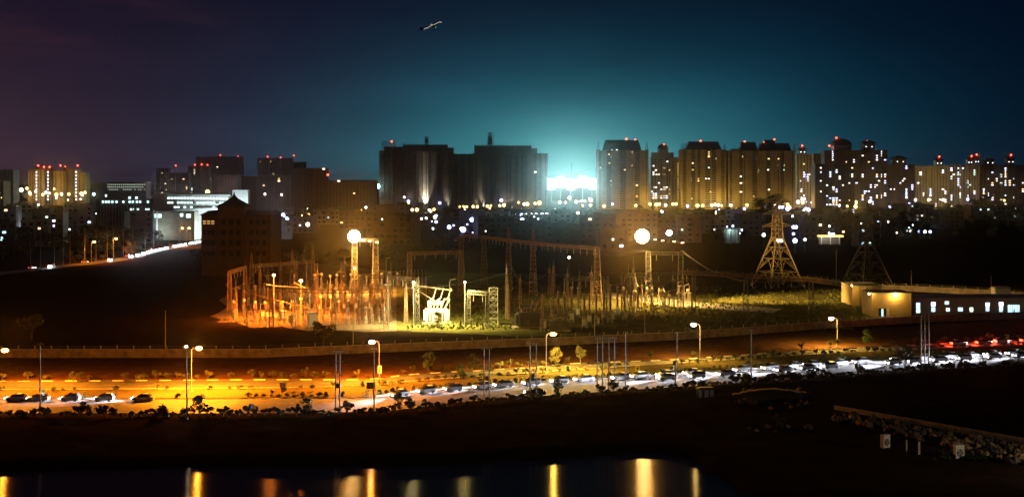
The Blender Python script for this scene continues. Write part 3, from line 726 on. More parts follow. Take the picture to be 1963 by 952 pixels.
for k, px in enumerate((504,511,518,527,533,538)):
    place('cabinet', px, 607+k*.9, f'small pale terminal box, {nth(k)} from left in the slanting row', 'slanting row of terminal boxes', 0, .75)
# tall breaker poles in the dim middle
for k, (px, py) in enumerate([(1057,632),(1070,632),(1082,630),(1120,628),(1130,620),(1143,625),(1157,612),(1170,618),(1184,606),(1197,613),(1210,604),(1223,609),(1040,634),(1096,618),(1108,606)]):
    place('breaker', px, py, f'tall dark breaker pole in the dim yard, {nth(k)} of the scattered group', 'tall breaker poles in the dim yard', q.choice((0,PI/2)), q.uniform(1.15,1.5))
for k in range(26):
    px = 1185+k*5.6+q.uniform(-2.7,2.7); place(q.choice(('post_insulator','current_transformer','isolator')), px, 592+q.uniform(-16,10), f'dim switch gear under the second floodlight, {nth(k)} from left', 'switch gear under the second floodlight', q.choice((0,PI/2)), q.uniform(.9,1.3))
for k in range(9):
    place('post_insulator', 760+k*7, 549-k*.3, f'grey post insulator in the row behind the lit transformer, {nth(k)} from left', 'row of post insulators behind the lit transformer', 0, 1.25)
# slender lattice masts and their wires through the dim middle of the yard
lm = [lattice(MB(), (0,0,0), .9, (0,0,10), .45, 9, .075).mesh('shaft', rust), lattice(MB(), (0,0,0), .8, (0,0,10), .5, 8, .075).mesh('shaft', dsteel)]
tipm = MB().ring((0,0,10),(0,0,12.2),.06,.02,5).mesh('spike', steel); armm = MB().box(-1.5,1.5,-.08,.08,9.3,9.5).mesh('crossarm', dsteel)
mk = []
for k, px in enumerate(sorted([q.uniform(620,780) for i in range(9)]+[q.uniform(940,1340) for i in range(24)]+[q.uniform(430,620) for i in range(10)])):
    p = G(px, q.uniform(562,624)); s_ = q.uniform(.8,1.5); e = thing('lattice_mast', f'slender lattice mast in the switchyard, {nth(k)} from left', 'mast', p, q.uniform(0,1.5), 'slender lattice masts of the switchyard', (1,1,s_))
    ob('shaft', lm[k % 2], e); ob('spike', tipm, e); ob('crossarm', armm, e); mk.append(Vector((p.x,p.y,9.6*s_)))
def sag_wire(a, b, sag, label, group, r=.05):
    mb = MB(); pr = None
    for i in range(9):
        t_ = i/8; p = a.lerp(b, t_); p.z -= sag*4*t_*(1-t_)
        if pr is not None: mb.bar(pr, p, r)
        pr = p
    tag(ob('overhead_wire', mb.mesh('overhead_wire', steel)), label, 'wire', group)
for k in range(len(mk)-1):
    if (mk[k]-mk[k+1]).length < 60: sag_wire(mk[k], mk[k+1], 1.2, f'thin wire between slender masts, {nth(k)} span from left', 'wires between the slender masts')
# tubular bus bars
def bus(pts, r, label, m, d):
    P = [A(px, py, dd) for (px, py), dd in zip(pts, d)]; mb = MB()
    for a, b in zip(P, P[1:]): mb.ring(a, b, r, r, 6)
    e = thing('bus_bar', label, 'bus bar'); ob('tube', mb.mesh('tube', m), e)
    mb = MB()
    for p in P: mb.ball(p, r*2.0, 6, 4)
    ob('clamp', mb.mesh('clamp', m), e); tag(e.children[1], kind='stuff')
bus([(512,545),(530,548),(578,551)], .14, 'bright tube bus running between the two orange lamps', white, (378,379,381))
bus([(565,542),(585,551)], .12, 'short bright tube bus below the orange lamp', white, (391,388))
bus([(795,547),(815,549),(842,553),(865,556)], .17, 'white tube bus above the lit transformer', white, (380,379,377,376))
bus([(800,556),(820,568),(832,575)], .10, 'slanting cable run left of the transformer bushings', white, (379,375,373))
bus([(470,560),(590,590),(690,604)], .12, 'long dim tube bus slanting across the orange switchyard', rust, (400,385,378))
# ---- power transformers
def transformer(px, py, label, s, body_m, lit):
    p = G(px, py); e = thing('power_transformer', label, 'transformer', (p.x,p.y,0), .12, None, s)
    ob('plinth', MB().box(-4.2,4.2,-2.2,2.2,-.2,.5).mesh('plinth', concrete), e)
    ob('tank', MB().box(-3,3,-1.3,1.3,.5,4.0).box(-3.15,3.15,-1.45,1.45,4.0,4.2).mesh('tank', body_m), e)
    for sx in (-1,1):
        for k in range(7): ob('radiator', MB().box(sx*3.3-.3 if sx < 0 else 3.0, -3.0 if sx < 0 else sx*3.3+.3, -1.2+k*.38, -1.05+k*.38, 1.0, 3.8).mesh('radiator', body_m), e)
    for k in range(8): ob('radiator', MB().box(-2.6+k*.7,-2.45+k*.7,-1.9,-1.31,1.0,3.7).mesh('radiator', body_m), e)
    cm = MB(); cm.ring((-2.4,.9,5.6),(2.0,.9,5.6),.65,.65,14); ob('conservator', cm.mesh('conservator', body_m), e)
    for x in (-1.8,1.4): ob('conservator_stand', MB().box(x-.1,x+.1,.6,1.2,4.2,5.1).mesh('conservator_stand', steel), e)
    for k in range(3):
        m = MB(); pr = ribbed(.26,3.2,9); 
        M_ = Matrix.Translation((.2+k*1.1,-.5,4.2)) @ Matrix.Rotation(math.radians(14+6*k), 4, 'Y') @ Matrix.Rotation(math.radians(12), 4, 'X')
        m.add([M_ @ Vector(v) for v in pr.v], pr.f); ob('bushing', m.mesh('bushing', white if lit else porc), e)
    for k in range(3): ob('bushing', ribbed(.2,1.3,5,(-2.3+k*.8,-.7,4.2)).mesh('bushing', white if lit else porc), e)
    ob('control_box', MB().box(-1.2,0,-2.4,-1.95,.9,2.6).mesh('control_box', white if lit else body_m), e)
    return e
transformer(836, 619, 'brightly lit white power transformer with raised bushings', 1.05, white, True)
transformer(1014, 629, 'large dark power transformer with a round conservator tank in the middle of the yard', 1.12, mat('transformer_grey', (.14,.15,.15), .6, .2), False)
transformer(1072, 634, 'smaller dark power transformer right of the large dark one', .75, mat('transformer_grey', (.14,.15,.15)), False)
for k, px in enumerate((822,836,850)):
    mb = MB(); pts = [A(px+14, 553, 376), A(px+9, 570, 372), A(px-2, 578, 370)]
    for a, b in zip(pts, pts[1:]): mb.ring(a, b, .16, .16, 6)
    e = thing('jumper_cable', f'pale jumper cable dropping to the lit transformer, {nth(k)} from left', 'cable', (0,0,0), 0, 'jumper cables of the lit transformer'); ob('conductor', mb.mesh('conductor', white), e); ob('clamp', MB().ball(pts[0], .25, 6, 4).mesh('clamp', steel), e)
# fire walls / blocks near the transformer
for k, px in enumerate((883,893,903,914,925,935)):
    p = G(px, 626); e = thing('oil_pit_post', f'short dark post by the lit grass, {nth(k)} from left', 'post', p, 0, 'short posts by the lit grass'); ob('shaft', MB().box(-.22,.22,-.22,.22,-.1,1.7).mesh('shaft', dsteel), e); ob('cap', MB().box(-.32,.32,-.32,.32,1.7,1.85).mesh('cap', dsteel), e)
# conductor wires between gantries
def wires(label, a, b, n, sp, sag, m=None):
    for k in range(n):
        off = Vector((0, 0, 0))+Vector((sp[0]*k, sp[1]*k, sp[2]*k)); mb = MB(); pr = None
        for i in range(9):
            t_ = i/8; p = a.lerp(b, t_)+off; p.z -= sag*4*t_*(1-t_)
            if pr is not None: mb.bar(pr, p, .07)
            pr = p
        e = thing('overhead_wire', f'{label}, {nth(k)} strand', 'wire', (0,0,0), 0, label); ob('conductor', mb.mesh('conductor', m or dsteel), e)
wires('wire from the low amber gantry to the long gantry', A(800,490,455), A(930,470,500), 3, (3,0,0), 1.5)
wires('wire from the long gantry to the orange switchyard', A(884,460,520), A(700,590,400), 3, (4,0,0), 3)
wires('wire across the dim yard to the second floodlight', A(1022,465,460), A(1243,480,430), 3, (0,6,0), 2.5)
wires('wire from the second floodlight to the small gantry', A(1310,480,425), A(1430,540,396), 3, (0,4,0), 2)
wires('wire over the orange switchyard', A(470,540,430), A(640,560,372), 3, (0,9,0), 2)
# unlit curved lamp posts in the yard
for k, (px, top, base) in enumerate([(587,497,562),(740,494,548),(862,535,612),(817,530,575)]):
    p = G(px, base); z = AZ(top, p.y); e = thing('unlit_lamp_post', f'unlit curved lamp post in the yard, {nth(k)} from left' if k < 2 else ('unlit curved lamp post right beside the lit transformer' if k == 2 else 'unlit curved lamp post behind the lit transformer'), 'lamp post', p, PI if k == 0 else 0, 'unlit curved lamp posts')
    ob('pole', MB().ring((0,0,-.2),(0,0,z-.8),.12,.08,6).ring((0,0,z-.8),(.3,0,z-.1),.07,.06,6).ring((.3,0,z-.1),(1.4,0,z),.06,.05,6).mesh('pole', steel), e); ob('lamp_head', MB().box(1.1,1.9,-.15,.15,z-.03,z+.12).mesh('lamp_head', steel), e)
# thin poles rising behind the plaster wall
for k, (px, top, base) in enumerate([(317,597,676),(677,600,668),(1236,560,640),(1140,610,648),(1603,480,548),(1747,520,552),(1900,530,565)]):
    p = G(px, base); z = AZ(top, p.y); e = thing('thin_pole', f'thin bare pole behind the walls, {nth(k)} of seven from left' , 'pole', p, 0, 'thin bare poles behind the walls')
    ob('shaft', MB().ring((0,0,-.2),(0,0,z),.11,.06,6).mesh('shaft', steel), e); ob('finial', MB().ball((0,0,z+.1),.14,6,4).mesh('finial', steel), e)
# ---- transmission pylons
def pylon(px, base, H, bw, label, t, m):
    p = G(px, base); e = thing('pylon', label, 'pylon', p, .35)
    z1 = H*.52; ww = bw*.22
    c = lambda z, w, s: Vector((s[0]*w/2, s[1]*w/2, z)); S4 = ((-1,-1),(1,-1),(1,1),(-1,1))
    mb = MB()
    zs = [0, H*.16, H*.30, H*.42, z1]; wsq = [lerp(bw, ww, z/z1) for z in zs]
    for s in S4: mb.bar(c(0,bw,s), c(z1,ww,s), t*1.5)
    for k in range(4):
        for i in range(4):
            a, b = S4[i], S4[(i+1)%4]
            p0, p1, q0, q1 = c(zs[k],wsq[k],a), c(zs[k],wsq[k],b), c(zs[k+1],wsq[k+1],a), c(zs[k+1],wsq[k+1],b)
            mid = (q0+q1)/2
            mb.bar(q0, q1, t); mb.bar(p0, mid, t); mb.bar(p1, mid, t)
            mb.bar((p0+q0)/2, (p0+mid)/2, t*.7); mb.bar((p1+q1)/2, (p1+mid)/2, t*.7); mb.bar((p0+mid)/2, q0, t*.7); mb.bar((p1+mid)/2, q1, t*.7)
    ob('leg_frame', mb.mesh('leg_frame', m), e)
    ob('cage', lattice(MB(), (0,0,z1), ww, (0,0,H*.93), ww*.62, 9, t*.9).mesh('cage', m), e)
    mb = MB()
    for s in S4: mb.bar(c(H*.93,ww*.62,s), Vector((0,0,H)), t)
    ob('peak', mb.mesh('peak', m), e)
    for k, (zz, al) in enumerate(((H*.64,bw*.36),(H*.77,bw*.36),(H*.90,bw*.33))):
        mb = MB()
        for sx in (-1,1):
            tip = Vector((sx*(al+ww*.4),0,zz))
            for sy in (-1,1):
                mb.bar(Vector((sx*ww*.38,sy*ww*.38,zz)), tip, t); mb.bar(Vector((sx*ww*.36,sy*ww*.36,zz+H*.045)), tip, t)
                mb.bar(Vector((sx*ww*.38,sy*ww*.38,zz)).lerp(tip,.5), Vector((sx*ww*.36,sy*ww*.36,zz+H*.045)).lerp(tip,.3), t*.7)
        ob('cross_arm', mb.mesh('cross_arm', m), e)
        for sx in (-1,1): ob('insulator_string', string_me, e, (sx*(al+ww*.35),0,zz))
    return e
pylon(1490, 549, 38.0, 15.5, 'tall lattice pylon lit amber from below in the grass yard', .24, steel)
pylon(1662, 551, 34.0, 15.0, 'dark lattice pylon barely visible behind the lit yard wall', .20, dsteel)
# ---- low office building of the substation, right
def box_building(e, name, px0, px1, top, base, depth, m, par=.35):
    p0, p1 = G(px0, base), G(px1, base); z = AZ(top, p0.y)
    o = e.location; a = p0-o; b = p1-o; dv = (b-a).normalized(); nv = Vector((-dv.y,dv.x,0))*depth
    poly = [(a.x,a.y),(b.x,b.y),(b.x+nv.x,b.y+nv.y),(a.x+nv.x,a.y+nv.y)]
    ob(name, MB().prism(poly, -.1, z).mesh(name, m), e)
    cx, cy = sum(q[0] for q in poly)/4, sum(q[1] for q in poly)/4
    big = [(cx+(x-cx)*1.03, cy+(y-cy)*1.05) for x, y in poly]
    ob('roof_slab', MB().prism(big, z+.003, z+par).mesh('roof_slab', concrete), e)
    return a, b, dv, z
win_c = emit('window_cool', (.55,.85,1.0), 1.7, False); win_w = emit('window_warm', (1.0,.72,.36), 3.0, False); win_b = emit('window_blue', (.62,.68,1.0), 6.0, False); win_g = emit('window_greenish', (.70,1.0,.82), 2.2, False)
o = G(1672, 606); e = thing('control_building', 'low yellow-lit control building with a long wing of lit windows', 'building', o)
a, b, dv, z = box_building(e, 'front_block', 1672, 1747, 563, 607, 11, plaster_y)
an = math.atan2(dv.y, dv.x)
def onwall(mb, u0, u1, z0, z1, a, dv, prj=.06):
    n_ = Vector((dv.y,-dv.x,0)); p, q_ = a+dv*u0, a+dv*u1
    vs = [p, q_, q_+n_*prj, p+n_*prj]; return mb.prism([(v.x,v.y) for v in vs[::-1]], z0, z1)
L = (b-a).length
dr = ob('door', onwall(MB(), 2.0, 4.4, 0.05, 2.7, a, dv, .05).mesh('door', dark_glass), e)
ob('pane', onwall(MB(), 2.9, 3.5, .2, 2.5, a, dv, .09).mesh('pane', win_c), dr)
ob('door_leaf', onwall(MB(), 4.45, 5.3, .05, 2.7, a, dv, .12).mesh('door_leaf', white), e)
ob('step', onwall(MB(), 1.6, 5.6, -.1, .12, a, dv, 1.6).mesh('step', concrete), e)
a, b, dv, z = box_building(e, 'wing', 1748.5, 2010, 572, 603, 12, plaster)
L = (b-a).length
for px, y0, y1, w_, mm in [(1760,580,592,1.2,win_c),(1760,593,599,1.2,win_g),(1789,579,586,1.3,win_b),(1789,588,597,1.2,win_c),(1815,577,583,1.3,win_c),(1817,590,596,1.1,win_g),(1841,589,596,1.5,win_c),(1862,589,597,1.1,win_g),(1893,580,586,1.2,win_b),(1893,587,596,1.1,win_c),(1919,579,586,1.3,win_b),(1919,587,597,1.2,win_c)]:
    d = b.y+o.y; u = ((px-1748.5)/(2010-1748.5))*L; dd = (a+dv*u).y+o.y
    w2 = ob('window', onwall(MB(), u-w_/2-.15, u+w_/2+.15, AZ(y1,dd)-.12, AZ(y0,dd)+.12, a, dv, .05).mesh('window', white), e)
    ob('pane', onwall(MB(), u-w_/2, u+w_/2, AZ(y1,dd), AZ(y0,dd), a, dv, .09).mesh('pane', mm), w2)
for k in range(5):
    u = ((1934+k*4.6-1748.5)/(2010-1748.5))*L; dd = (a+dv*u).y+o.y
    ob('window', onwall(MB(), u-.3, u+.3, AZ(599,dd), AZ(584,dd), a, dv, .07).mesh('window', win_c), e)
a, b, dv, z = box_building(e, 'rear_block', 1634, 1690, 549, 586, 14, plaster_y)
for u in (2.2,4.4,6.6): ob('pillar', onwall(MB(), u-.25, u+.25, 0, z-.3, a, dv, .4).mesh('pillar', plaster_y), e)
a, b, dv, z = box_building(e, 'roof_room', 1908, 1937, 552, 575, 4, white)
def wall_lamp(px, py, d, label, power, col, r=.3):
    e = thing('wall_lamp', label, 'lamp', A(px,py,d), 0, 'lamps on the control building')
    ob('bracket', MB().box(-.05,.05,0,.6,-.05,.05).box(-.25,.25,-.2,.1,.24,.32).mesh('bracket', dsteel), e); ob('bulb', MB().ball((0,-.05,.02),r,10,6).mesh('bulb', hot_y), e)
    light('POINT', e, (0,-.8,.1), power, col, .25)
wall_lamp(1717,564,388.5,'bright lamp on the corner of the control building front block',1.7*KW,AMB,.40)
wall_lamp(1666,563,388,'lamp at the other corner of the control building front block',.8*KW,AMB,.28)
wall_lamp(1633,547,420,'lamp on the rear block of the control building',1.2*KW,AMB,.25)
# ------------------------------------------------------------------ the far road on the left
FL = smooth_line([G(px, py) for px, py in [(-160,545),(0,524),(120,510),(235,496),(300,480),(385,463),(440,452)]], 6)
fr = struct('road', strip(offset(FL, -5.5), offset(FL, 5.5), -.2, .04), asphalt, 'far road running away on the left')
veh = [(t_, 0) for t_ in (.22,.34,.40,.43,.46,.49,.52,.545,.57,.595,.64,.66,.68,.70,.715,.73,.745,.76,.775,.79,.805,.82,.835)]
LF = polyline(FL, 1.0)
for i, (t_, s) in enumerate(veh):
    p, a = LF[int(t_*(len(LF)-1))]
    car((p.x+math.sin(a)*2.4, p.y-math.cos(a)*2.4, .05), a+PI, R.choice(['sedan','hatchback']), R.choice(CC), f'far car with headlights lit, {nth(i)} from left on the left-hand far road', 'cars with headlights on the far road', ((160 if i > 14 else 12)*KW if i in (4,9,13,19,22) else 0), far=True)
for i, t_ in enumerate((.10,.20,.30,.42,.55,.66)):
    p, a = LF[int(t_*(len(LF)-1))]
    car((p.x-math.sin(a)*2.6, p.y+math.cos(a)*2.6, .05), a, 'hatchback', 'silver', f'far car with red tail lights, {nth(i)} from left on the left-hand far road', 'cars with tail lights on the far road', 0, True, True)
for px, py, base, lab, pw in [(175,463,505,'lit sodium lamp beside the far road, leftmost',26),(217,457,497,'lit sodium lamp beside the far road, second from left',26),(345,437,474,'lit sodium lamp beside the far road, left of the close pair',26),(358,437,474,'lit sodium lamp beside the far road, right of the close pair',26)]:
    p = G(px, base); z = AZ(py, p.y); street_lamp((p.x,p.y,0), 0, lab, pw*KW, SOD, 'o', 'lamps along the far road', (z-.4)/8.4)
for i in range(16):
    px = 60+i*20+R.uniform(-6,6); p = G(px, 520-i*3.2); z = AZ(440+R.uniform(-6,12)-i*.8, p.y)
    e = thing('thin_pole', f'slim pole along the far road, {nth(i)} from left', 'pole', p, 0, 'slim poles along the far road')
    ob('shaft', MB().ring((0,0,-.2),(0,0,z),.14,.08,6).mesh('shaft', concrete), e); ob('crossarm', MB().box(-.9,.9,-.06,.06,z-.5,z-.35).mesh('crossarm', dsteel), e)
# roadside trees and scrub there
for i in range(26):
    px = R.uniform(110,470); py = lerp(512,468,(px-110)/300)-R.uniform(3,9) if px < 410 else R.uniform(470,490)
    p = G(px, py); shrub((p.x,p.y,0), R.uniform(1.5,3), 'roadside bush along the far road on the left', 'bushes along the far road', (0,2), 'roadside_bush')

# ------------------------------------------------------------------ low-rise houses
hm = [mat('house_white', (.30,.29,.28), .85, .3, scale=.2), mat('house_cream', (.22,.19,.14), .85, .3, scale=.2), mat('house_pink', (.15,.10,.08), .85, .3, scale=.2), mat('house_grey', (.11,.11,.115), .85, .3, scale=.2), mat('house_brown', (.085,.055,.038), .85, .3, scale=.2)]
hn = ['white','cream','pinkish','grey','brown']
def house(px0, px1, top, d, k, lit, label, rz=0.0, name='house'):
    w = (px1-px0)*d/F; h = AZ(top, d); dp = w*R.uniform(.55,.8); m = hm[k]
    e = thing(name, label, 'house', ((AX(px0,d)+AX(px1,d))/2, d, 0), rz, 'low houses in the middle distance')
    ob('wall', MB().box(-w/2,w/2,0,dp,-.3,h).mesh('wall', m), e)
    mb = MB()
    for (x0,x1,y0,y1) in ((-w/2-.15,w/2+.15,-.15,.12),(-w/2-.15,w/2+.15,dp-.12,dp+.15),(-w/2-.15,-w/2+.12,.13,dp-.13),(w/2-.12,w/2+.15,.13,dp-.13)): mb.box(x0,x1,y0,y1,h+.003,h+1.0)
    ob('parapet', mb.mesh('parapet', m), e)
    fl = max(1, int(h/3.3)); nb = max(2, int(w/4.2)); fh = h/fl
    sx = R.uniform(-w*.25, w*.2)
    ob('stair_room', MB().box(sx,sx+w*.24,dp*.3,dp*.75,h+.003,h+2.7).mesh('stair_room', m), e)
    if R.random() < .7: ob('water_tank', MB().lathe([(.7,0),(.75,.2),(.75,1.3),(.3,1.6)], (-w*.32,dp*.4,h+.9), 8).box(-w*.32-.7,-w*.32+.7,dp*.4-.7,dp*.4+.7,h,h+.9).mesh('water_tank', dsteel), e)
    for f in range(1, fl+1): ob('floor_band', MB().box(-w/2-.25,w/2+.25,-.35,-.003,f*fh-.3,f*fh-.05).mesh('floor_band', m), e)
    fan = R.randint(0, nb-1)
    for f in range(fl):
        for b_ in range(nb):
            x = -w/2+(b_+.5)*w/nb; z = f*fh+fh*.32; ww = min(1.1, w/nb*.3)
            if R.random() < .35: continue
            on = R.random() < lit*.8; ww *= R.uniform(.6,1.3)
            wi = ob('window', MB().box(x-ww,x+ww,-.06,.02,z,z+fh*.42).mesh('window', dark_glass), e)
            if on: ob('pane', MB().box(x-ww*.8,x+ww*.8,-.1,-.064,z+.1,z+fh*.38).mesh('pane', R.choice([win_c,win_w,win_b,win_g,win_w])), wi)
    return e
HS = []
def hrow(lst, where):
    lst.sort(key=lambda r: r[0])
    for i, (x0, x1, top, d, k, lit) in enumerate(lst):
        house(x0, x1, top, d, k, lit, f'{hn[k]} low house {where}, {nth(i)} from left', R.uniform(-.25,.25))
hrow([(-20,30,398,900,0,.15),(28,62,392,980,0,.12),(60,96,402,900,3,.12),(96,122,409,840,1,.15),(120,150,391,1000,0,.12),(150,178,396,920,0,.12),(40,66,424,800,0,.2),(2,28,427,780,3,.15),(70,92,423,800,1,.35),(250,292,406,840,3,.1)], 'in the dim left quarter')
hrow([(560,600,417,1000,3,.1),(600,650,404,1200,1,.08),(650,700,408,1100,4,.08),(712,778,395,900,4,.04),(700,790,415,820,4,.05),(520,560,424,900,3,.2)], 'behind the floodlight gantry')
hrow([(880,925,405,1150,3,.05),(915,985,417,900,3,.04),(930,975,408,1100,0,.05),(985,1050,425,800,4,.05),(1045,1110,432,760,2,.04),(1060,1095,403,1050,0,.12),(1110,1180,415,820,4,.06),(1178,1260,408,860,2,.04),(1150,1200,440,700,3,.12)], 'in the middle of the quarter before the towers')
hrow([(1260,1310,420,900,4,.05),(1300,1345,416,850,2,.03),(1328,1372,405,1000,3,.05),(1370,1420,420,1000,0,.08),(1392,1425,403,1100,0,.06),(1420,1470,412,950,3,.05),(1540,1580,415,900,3,.08),(1610,1650,412,900,4,.1),(1745,1790,392,1300,1,.2),(1645,1690,436,800,4,.1),(1800,1850,404,1100,3,.06)], 'right of the second floodlight')
hrow([(1895,1945,397,1350,1,.16),(1940,1985,396,1400,1,.2),(1860,1900,398,1350,1,.15)], 'lit amber at the foot of the last towers')
# porch lit greenish
p = G(1404, 466); e = thing('porch', 'greenish lit porch with columns beside the blue lamps', 'building', p)
for x in (-4.4,-1.0,3.4,5.0): ob('column', MB().box(x-.3,x+.3,-.3,.3,-.1,9.6).mesh('column', white), e)
ob('roof_slab', MB().box(-5.2,5.8,-.8,4,9.61,10.4).mesh('roof_slab', white), e); ob('back_wall', MB().box(-5,5.5,3.4,3.9,-.1,9.6).mesh('back_wall', hm[3]), e)
light('POINT', e, (-1,1.4,8.4), 1.6*KW, (.6,1,.85), .3)
ob('bulb', MB().ball((-1,1.4,9.0),.25,8,5).mesh('bulb', bulb_c), e)

# ------------------------------------------------------------------ dark pagoda-roofed building
d = 560; o = Vector((AX(445,d), d, 0)); e = thing('pagoda_building', 'dark building with a curved pagoda roof and a pointed finial', 'building', o)
X_ = lambda px: AX(px,d)-o.x
ob('main_block', MB().box(X_(386),X_(519),0,26,-.3,AZ(412,d)).mesh('main_block', brick), e)
ob('roof', MB().frust(X_(382),X_(523),-1,27,AZ(412,d)+.005,X_(396),X_(512),4,22,AZ(404,d)).mesh('roof', slate), e)
ob('tower_block', MB().box(X_(419),X_(470),-2,10.5,-.3,AZ(396,d)).mesh('tower_block', brick), e)
zc = AZ(396,d); pr = [(7.6,0),(7.2,.5),(5.2,1.6),(3.4,2.6),(1.9,3.6),(.8,4.6),(.32,5.6),(.12,6.6)]
ob('pagoda_roof', MB().lathe([(r*1.22,z) for r,z in pr], (0,4.2,zc+.01), 4, PI/4).mesh('pagoda_roof', slate), e)
e.children[-1].rotation_euler = (0,0,0)
for f in range(4):
    z = AZ(425+f*20, d)
    for px in (392,400,408): 
        w_ = ob('window', MB().box(X_(px)-.8,X_(px)+.8,-.08,.02,z-1.2,z+1.0).mesh('window', dark_glass), e)
        if f == 0:
            for k in range(3): ob('pane', MB().box(X_(px)-.7,X_(px)+.7,-.13,-.085,z-1.0+k*.65,z-.75+k*.65).mesh('pane', emit('window_amber', (1.0,.55,.16), .9, False)), w_)
    for px in (430,445,459): ob('window', MB().box(X_(px)-1,X_(px)+1,-2.08,-1.98,z-1.2,z+1.2).mesh('window', dark_glass), e)
    for px in (482,494,506): ob('window', MB().box(X_(px)-.8,X_(px)+.8,-.08,.02,z-1.2,z+1.0).mesh('window', dark_glass), e)

# ------------------------------------------------------------------ white lit office complex on the left
d = 900; o = Vector((AX(330,d), d, 0)); X_ = lambda px: AX(px,d)-o.x
e = thing('office_complex', 'wide office block with greenish lit window rows and a glowing white end wall', 'building', o)
ob('dark_wing', MB().box(X_(185),X_(291),0,24,-.3,AZ(382,d)).mesh('dark_wing', hm[3]), e)
for k in range(18): ob('fin', MB().box(X_(188+k*5.7)-.2,X_(188+k*5.7)+.2,-.6,-.003,-.3,AZ(393,d)).mesh('fin', hm[0]), e)
ob('white_wing', MB().box(X_(293),X_(440),2,26,-.3,AZ(370,d)).mesh('white_wing', white), e)
for k in range(4): ob('floor_band', MB().box(X_(293)-.3,X_(440)+.3,.8,1.99,AZ(376+k*8.5,d),AZ(373+k*8.5,d)).mesh('floor_band', white), e)
ob('end_wall', MB().box(X_(446),X_(476),-1,6,-.3,AZ(364,d)).mesh('end_wall', white), e)
ob('link_block', MB().box(X_(440)+.01,X_(446)-.01,3,12,-.3,AZ(376,d)).mesh('link_block', white), e)
ob('front_block', MB().box(X_(250),X_(382),-14,-2,-.3,AZ(404,d)).mesh('front_block', hm[1]), e)
for x in (292,312): ob('column', MB().box(X_(x)-.5,X_(x)+.5,-15,-14.01,-.3,AZ(404,d)).mesh('column', white), e)
winB = emit('window_office', (.66,1.0,.95), 2.4, False)
for px in (198,204,209,216,224,237,249,255,263,269,284): ob('window', MB().box(X_(px)-.7,X_(px)+.7,-.72,-.62,AZ(388.5,d),AZ(385,d)).mesh('window', winB), e)
for px in (252,258,265,272,280,285): ob('window', MB().box(X_(px)-.7,X_(px)+.7,-.72,-.62,AZ(404,d),AZ(399.5,d)).mesh('window', winB), e)
for px in (249,262): ob('window', MB().box(X_(px)-.8,X_(px)+.8,-.72,-.62,AZ(381,d),AZ(377,d)).mesh('window', winB), e)
for r_, yy in enumerate((377.5,386.5,395)):
    for k in range(19):
        px = 322+k*6.2
        if R.random() < (.92,.8,.35)[r_]: ob('window', MB().box(X_(px)-.9,X_(px)+.9,1.9,1.97,AZ(yy+5,d),AZ(yy+.5,d)).mesh('window', winB), e)
for px, y0, y1, w_ in ((312,409,416,3),(298,412,416,1.2),(358,408,414,1.1),(371,409,416,1.6),(297,423,428,1.5)): ob('window', MB().box(X_(px)-w_,X_(px)+w_,-14.1,-14.01,AZ(y1,d),AZ(y0,d)).mesh('window', winB), e)
for px, py, yy, pw in ((462,402,-9,110),(340,400,-8,14),(400,398,-8,16),(320,410,-24,7)):
    f = thing('flood_lamp', f'white flood lamp before the office complex near {"the glowing end wall" if px==462 else "the window rows" if px==400 else "the pale left corner" if px==340 else "the low front block"}', 'lamp', (AX(px,d), d+yy, 0), 0, 'flood lamps before the office complex')
    z = 6.0; ob('pole', MB().ring((0,0,-.2),(0,0,z),.15,.1,6).mesh('pole', steel), f); ob('lamp_head', MB().frust(-.5,.5,-.35,.35,z+.35,-.3,.3,-.2,.2,z+.6).mesh('lamp_head', steel), f); ob('bulb', MB().ball((0,0,z+.05),.28,8,5).mesh('bulb', bulb_c), f)
    light('POINT', f, (0,.6,z+.1), pw*KW, (.72,.95,1.0), .4)
# long low lit building behind
d = 1500; o = Vector((AX(243,d), d, 0)); X_ = lambda px: AX(px,d)-o.x
e = thing('long_building', 'long low building with rows of tiny warm windows beyond the office complex', 'building', o)
ob('wall', MB().box(X_(205),X_(280),0,20,-.3,AZ(350,d)).mesh('wall', hm[3]), e); ob('roof_slab', MB().box(X_(204),X_(281),-.6,20.6,AZ(350,d)+.003,AZ(348.6,d)).mesh('roof_slab', hm[0]), e)
wtiny = emit('window_tiny', (.85,1.0,.75), .8, False)
for r_ in range(3):
    for k in range(20):
        if R.random() < .8: ob('window', MB().box(X_(207+k*3.7)-.5,X_(207+k*3.7)+.5,-.1,-.01,AZ(354.5+r_*4.8,d),AZ(352.8+r_*4.8,d)).mesh('window', wtiny), e)

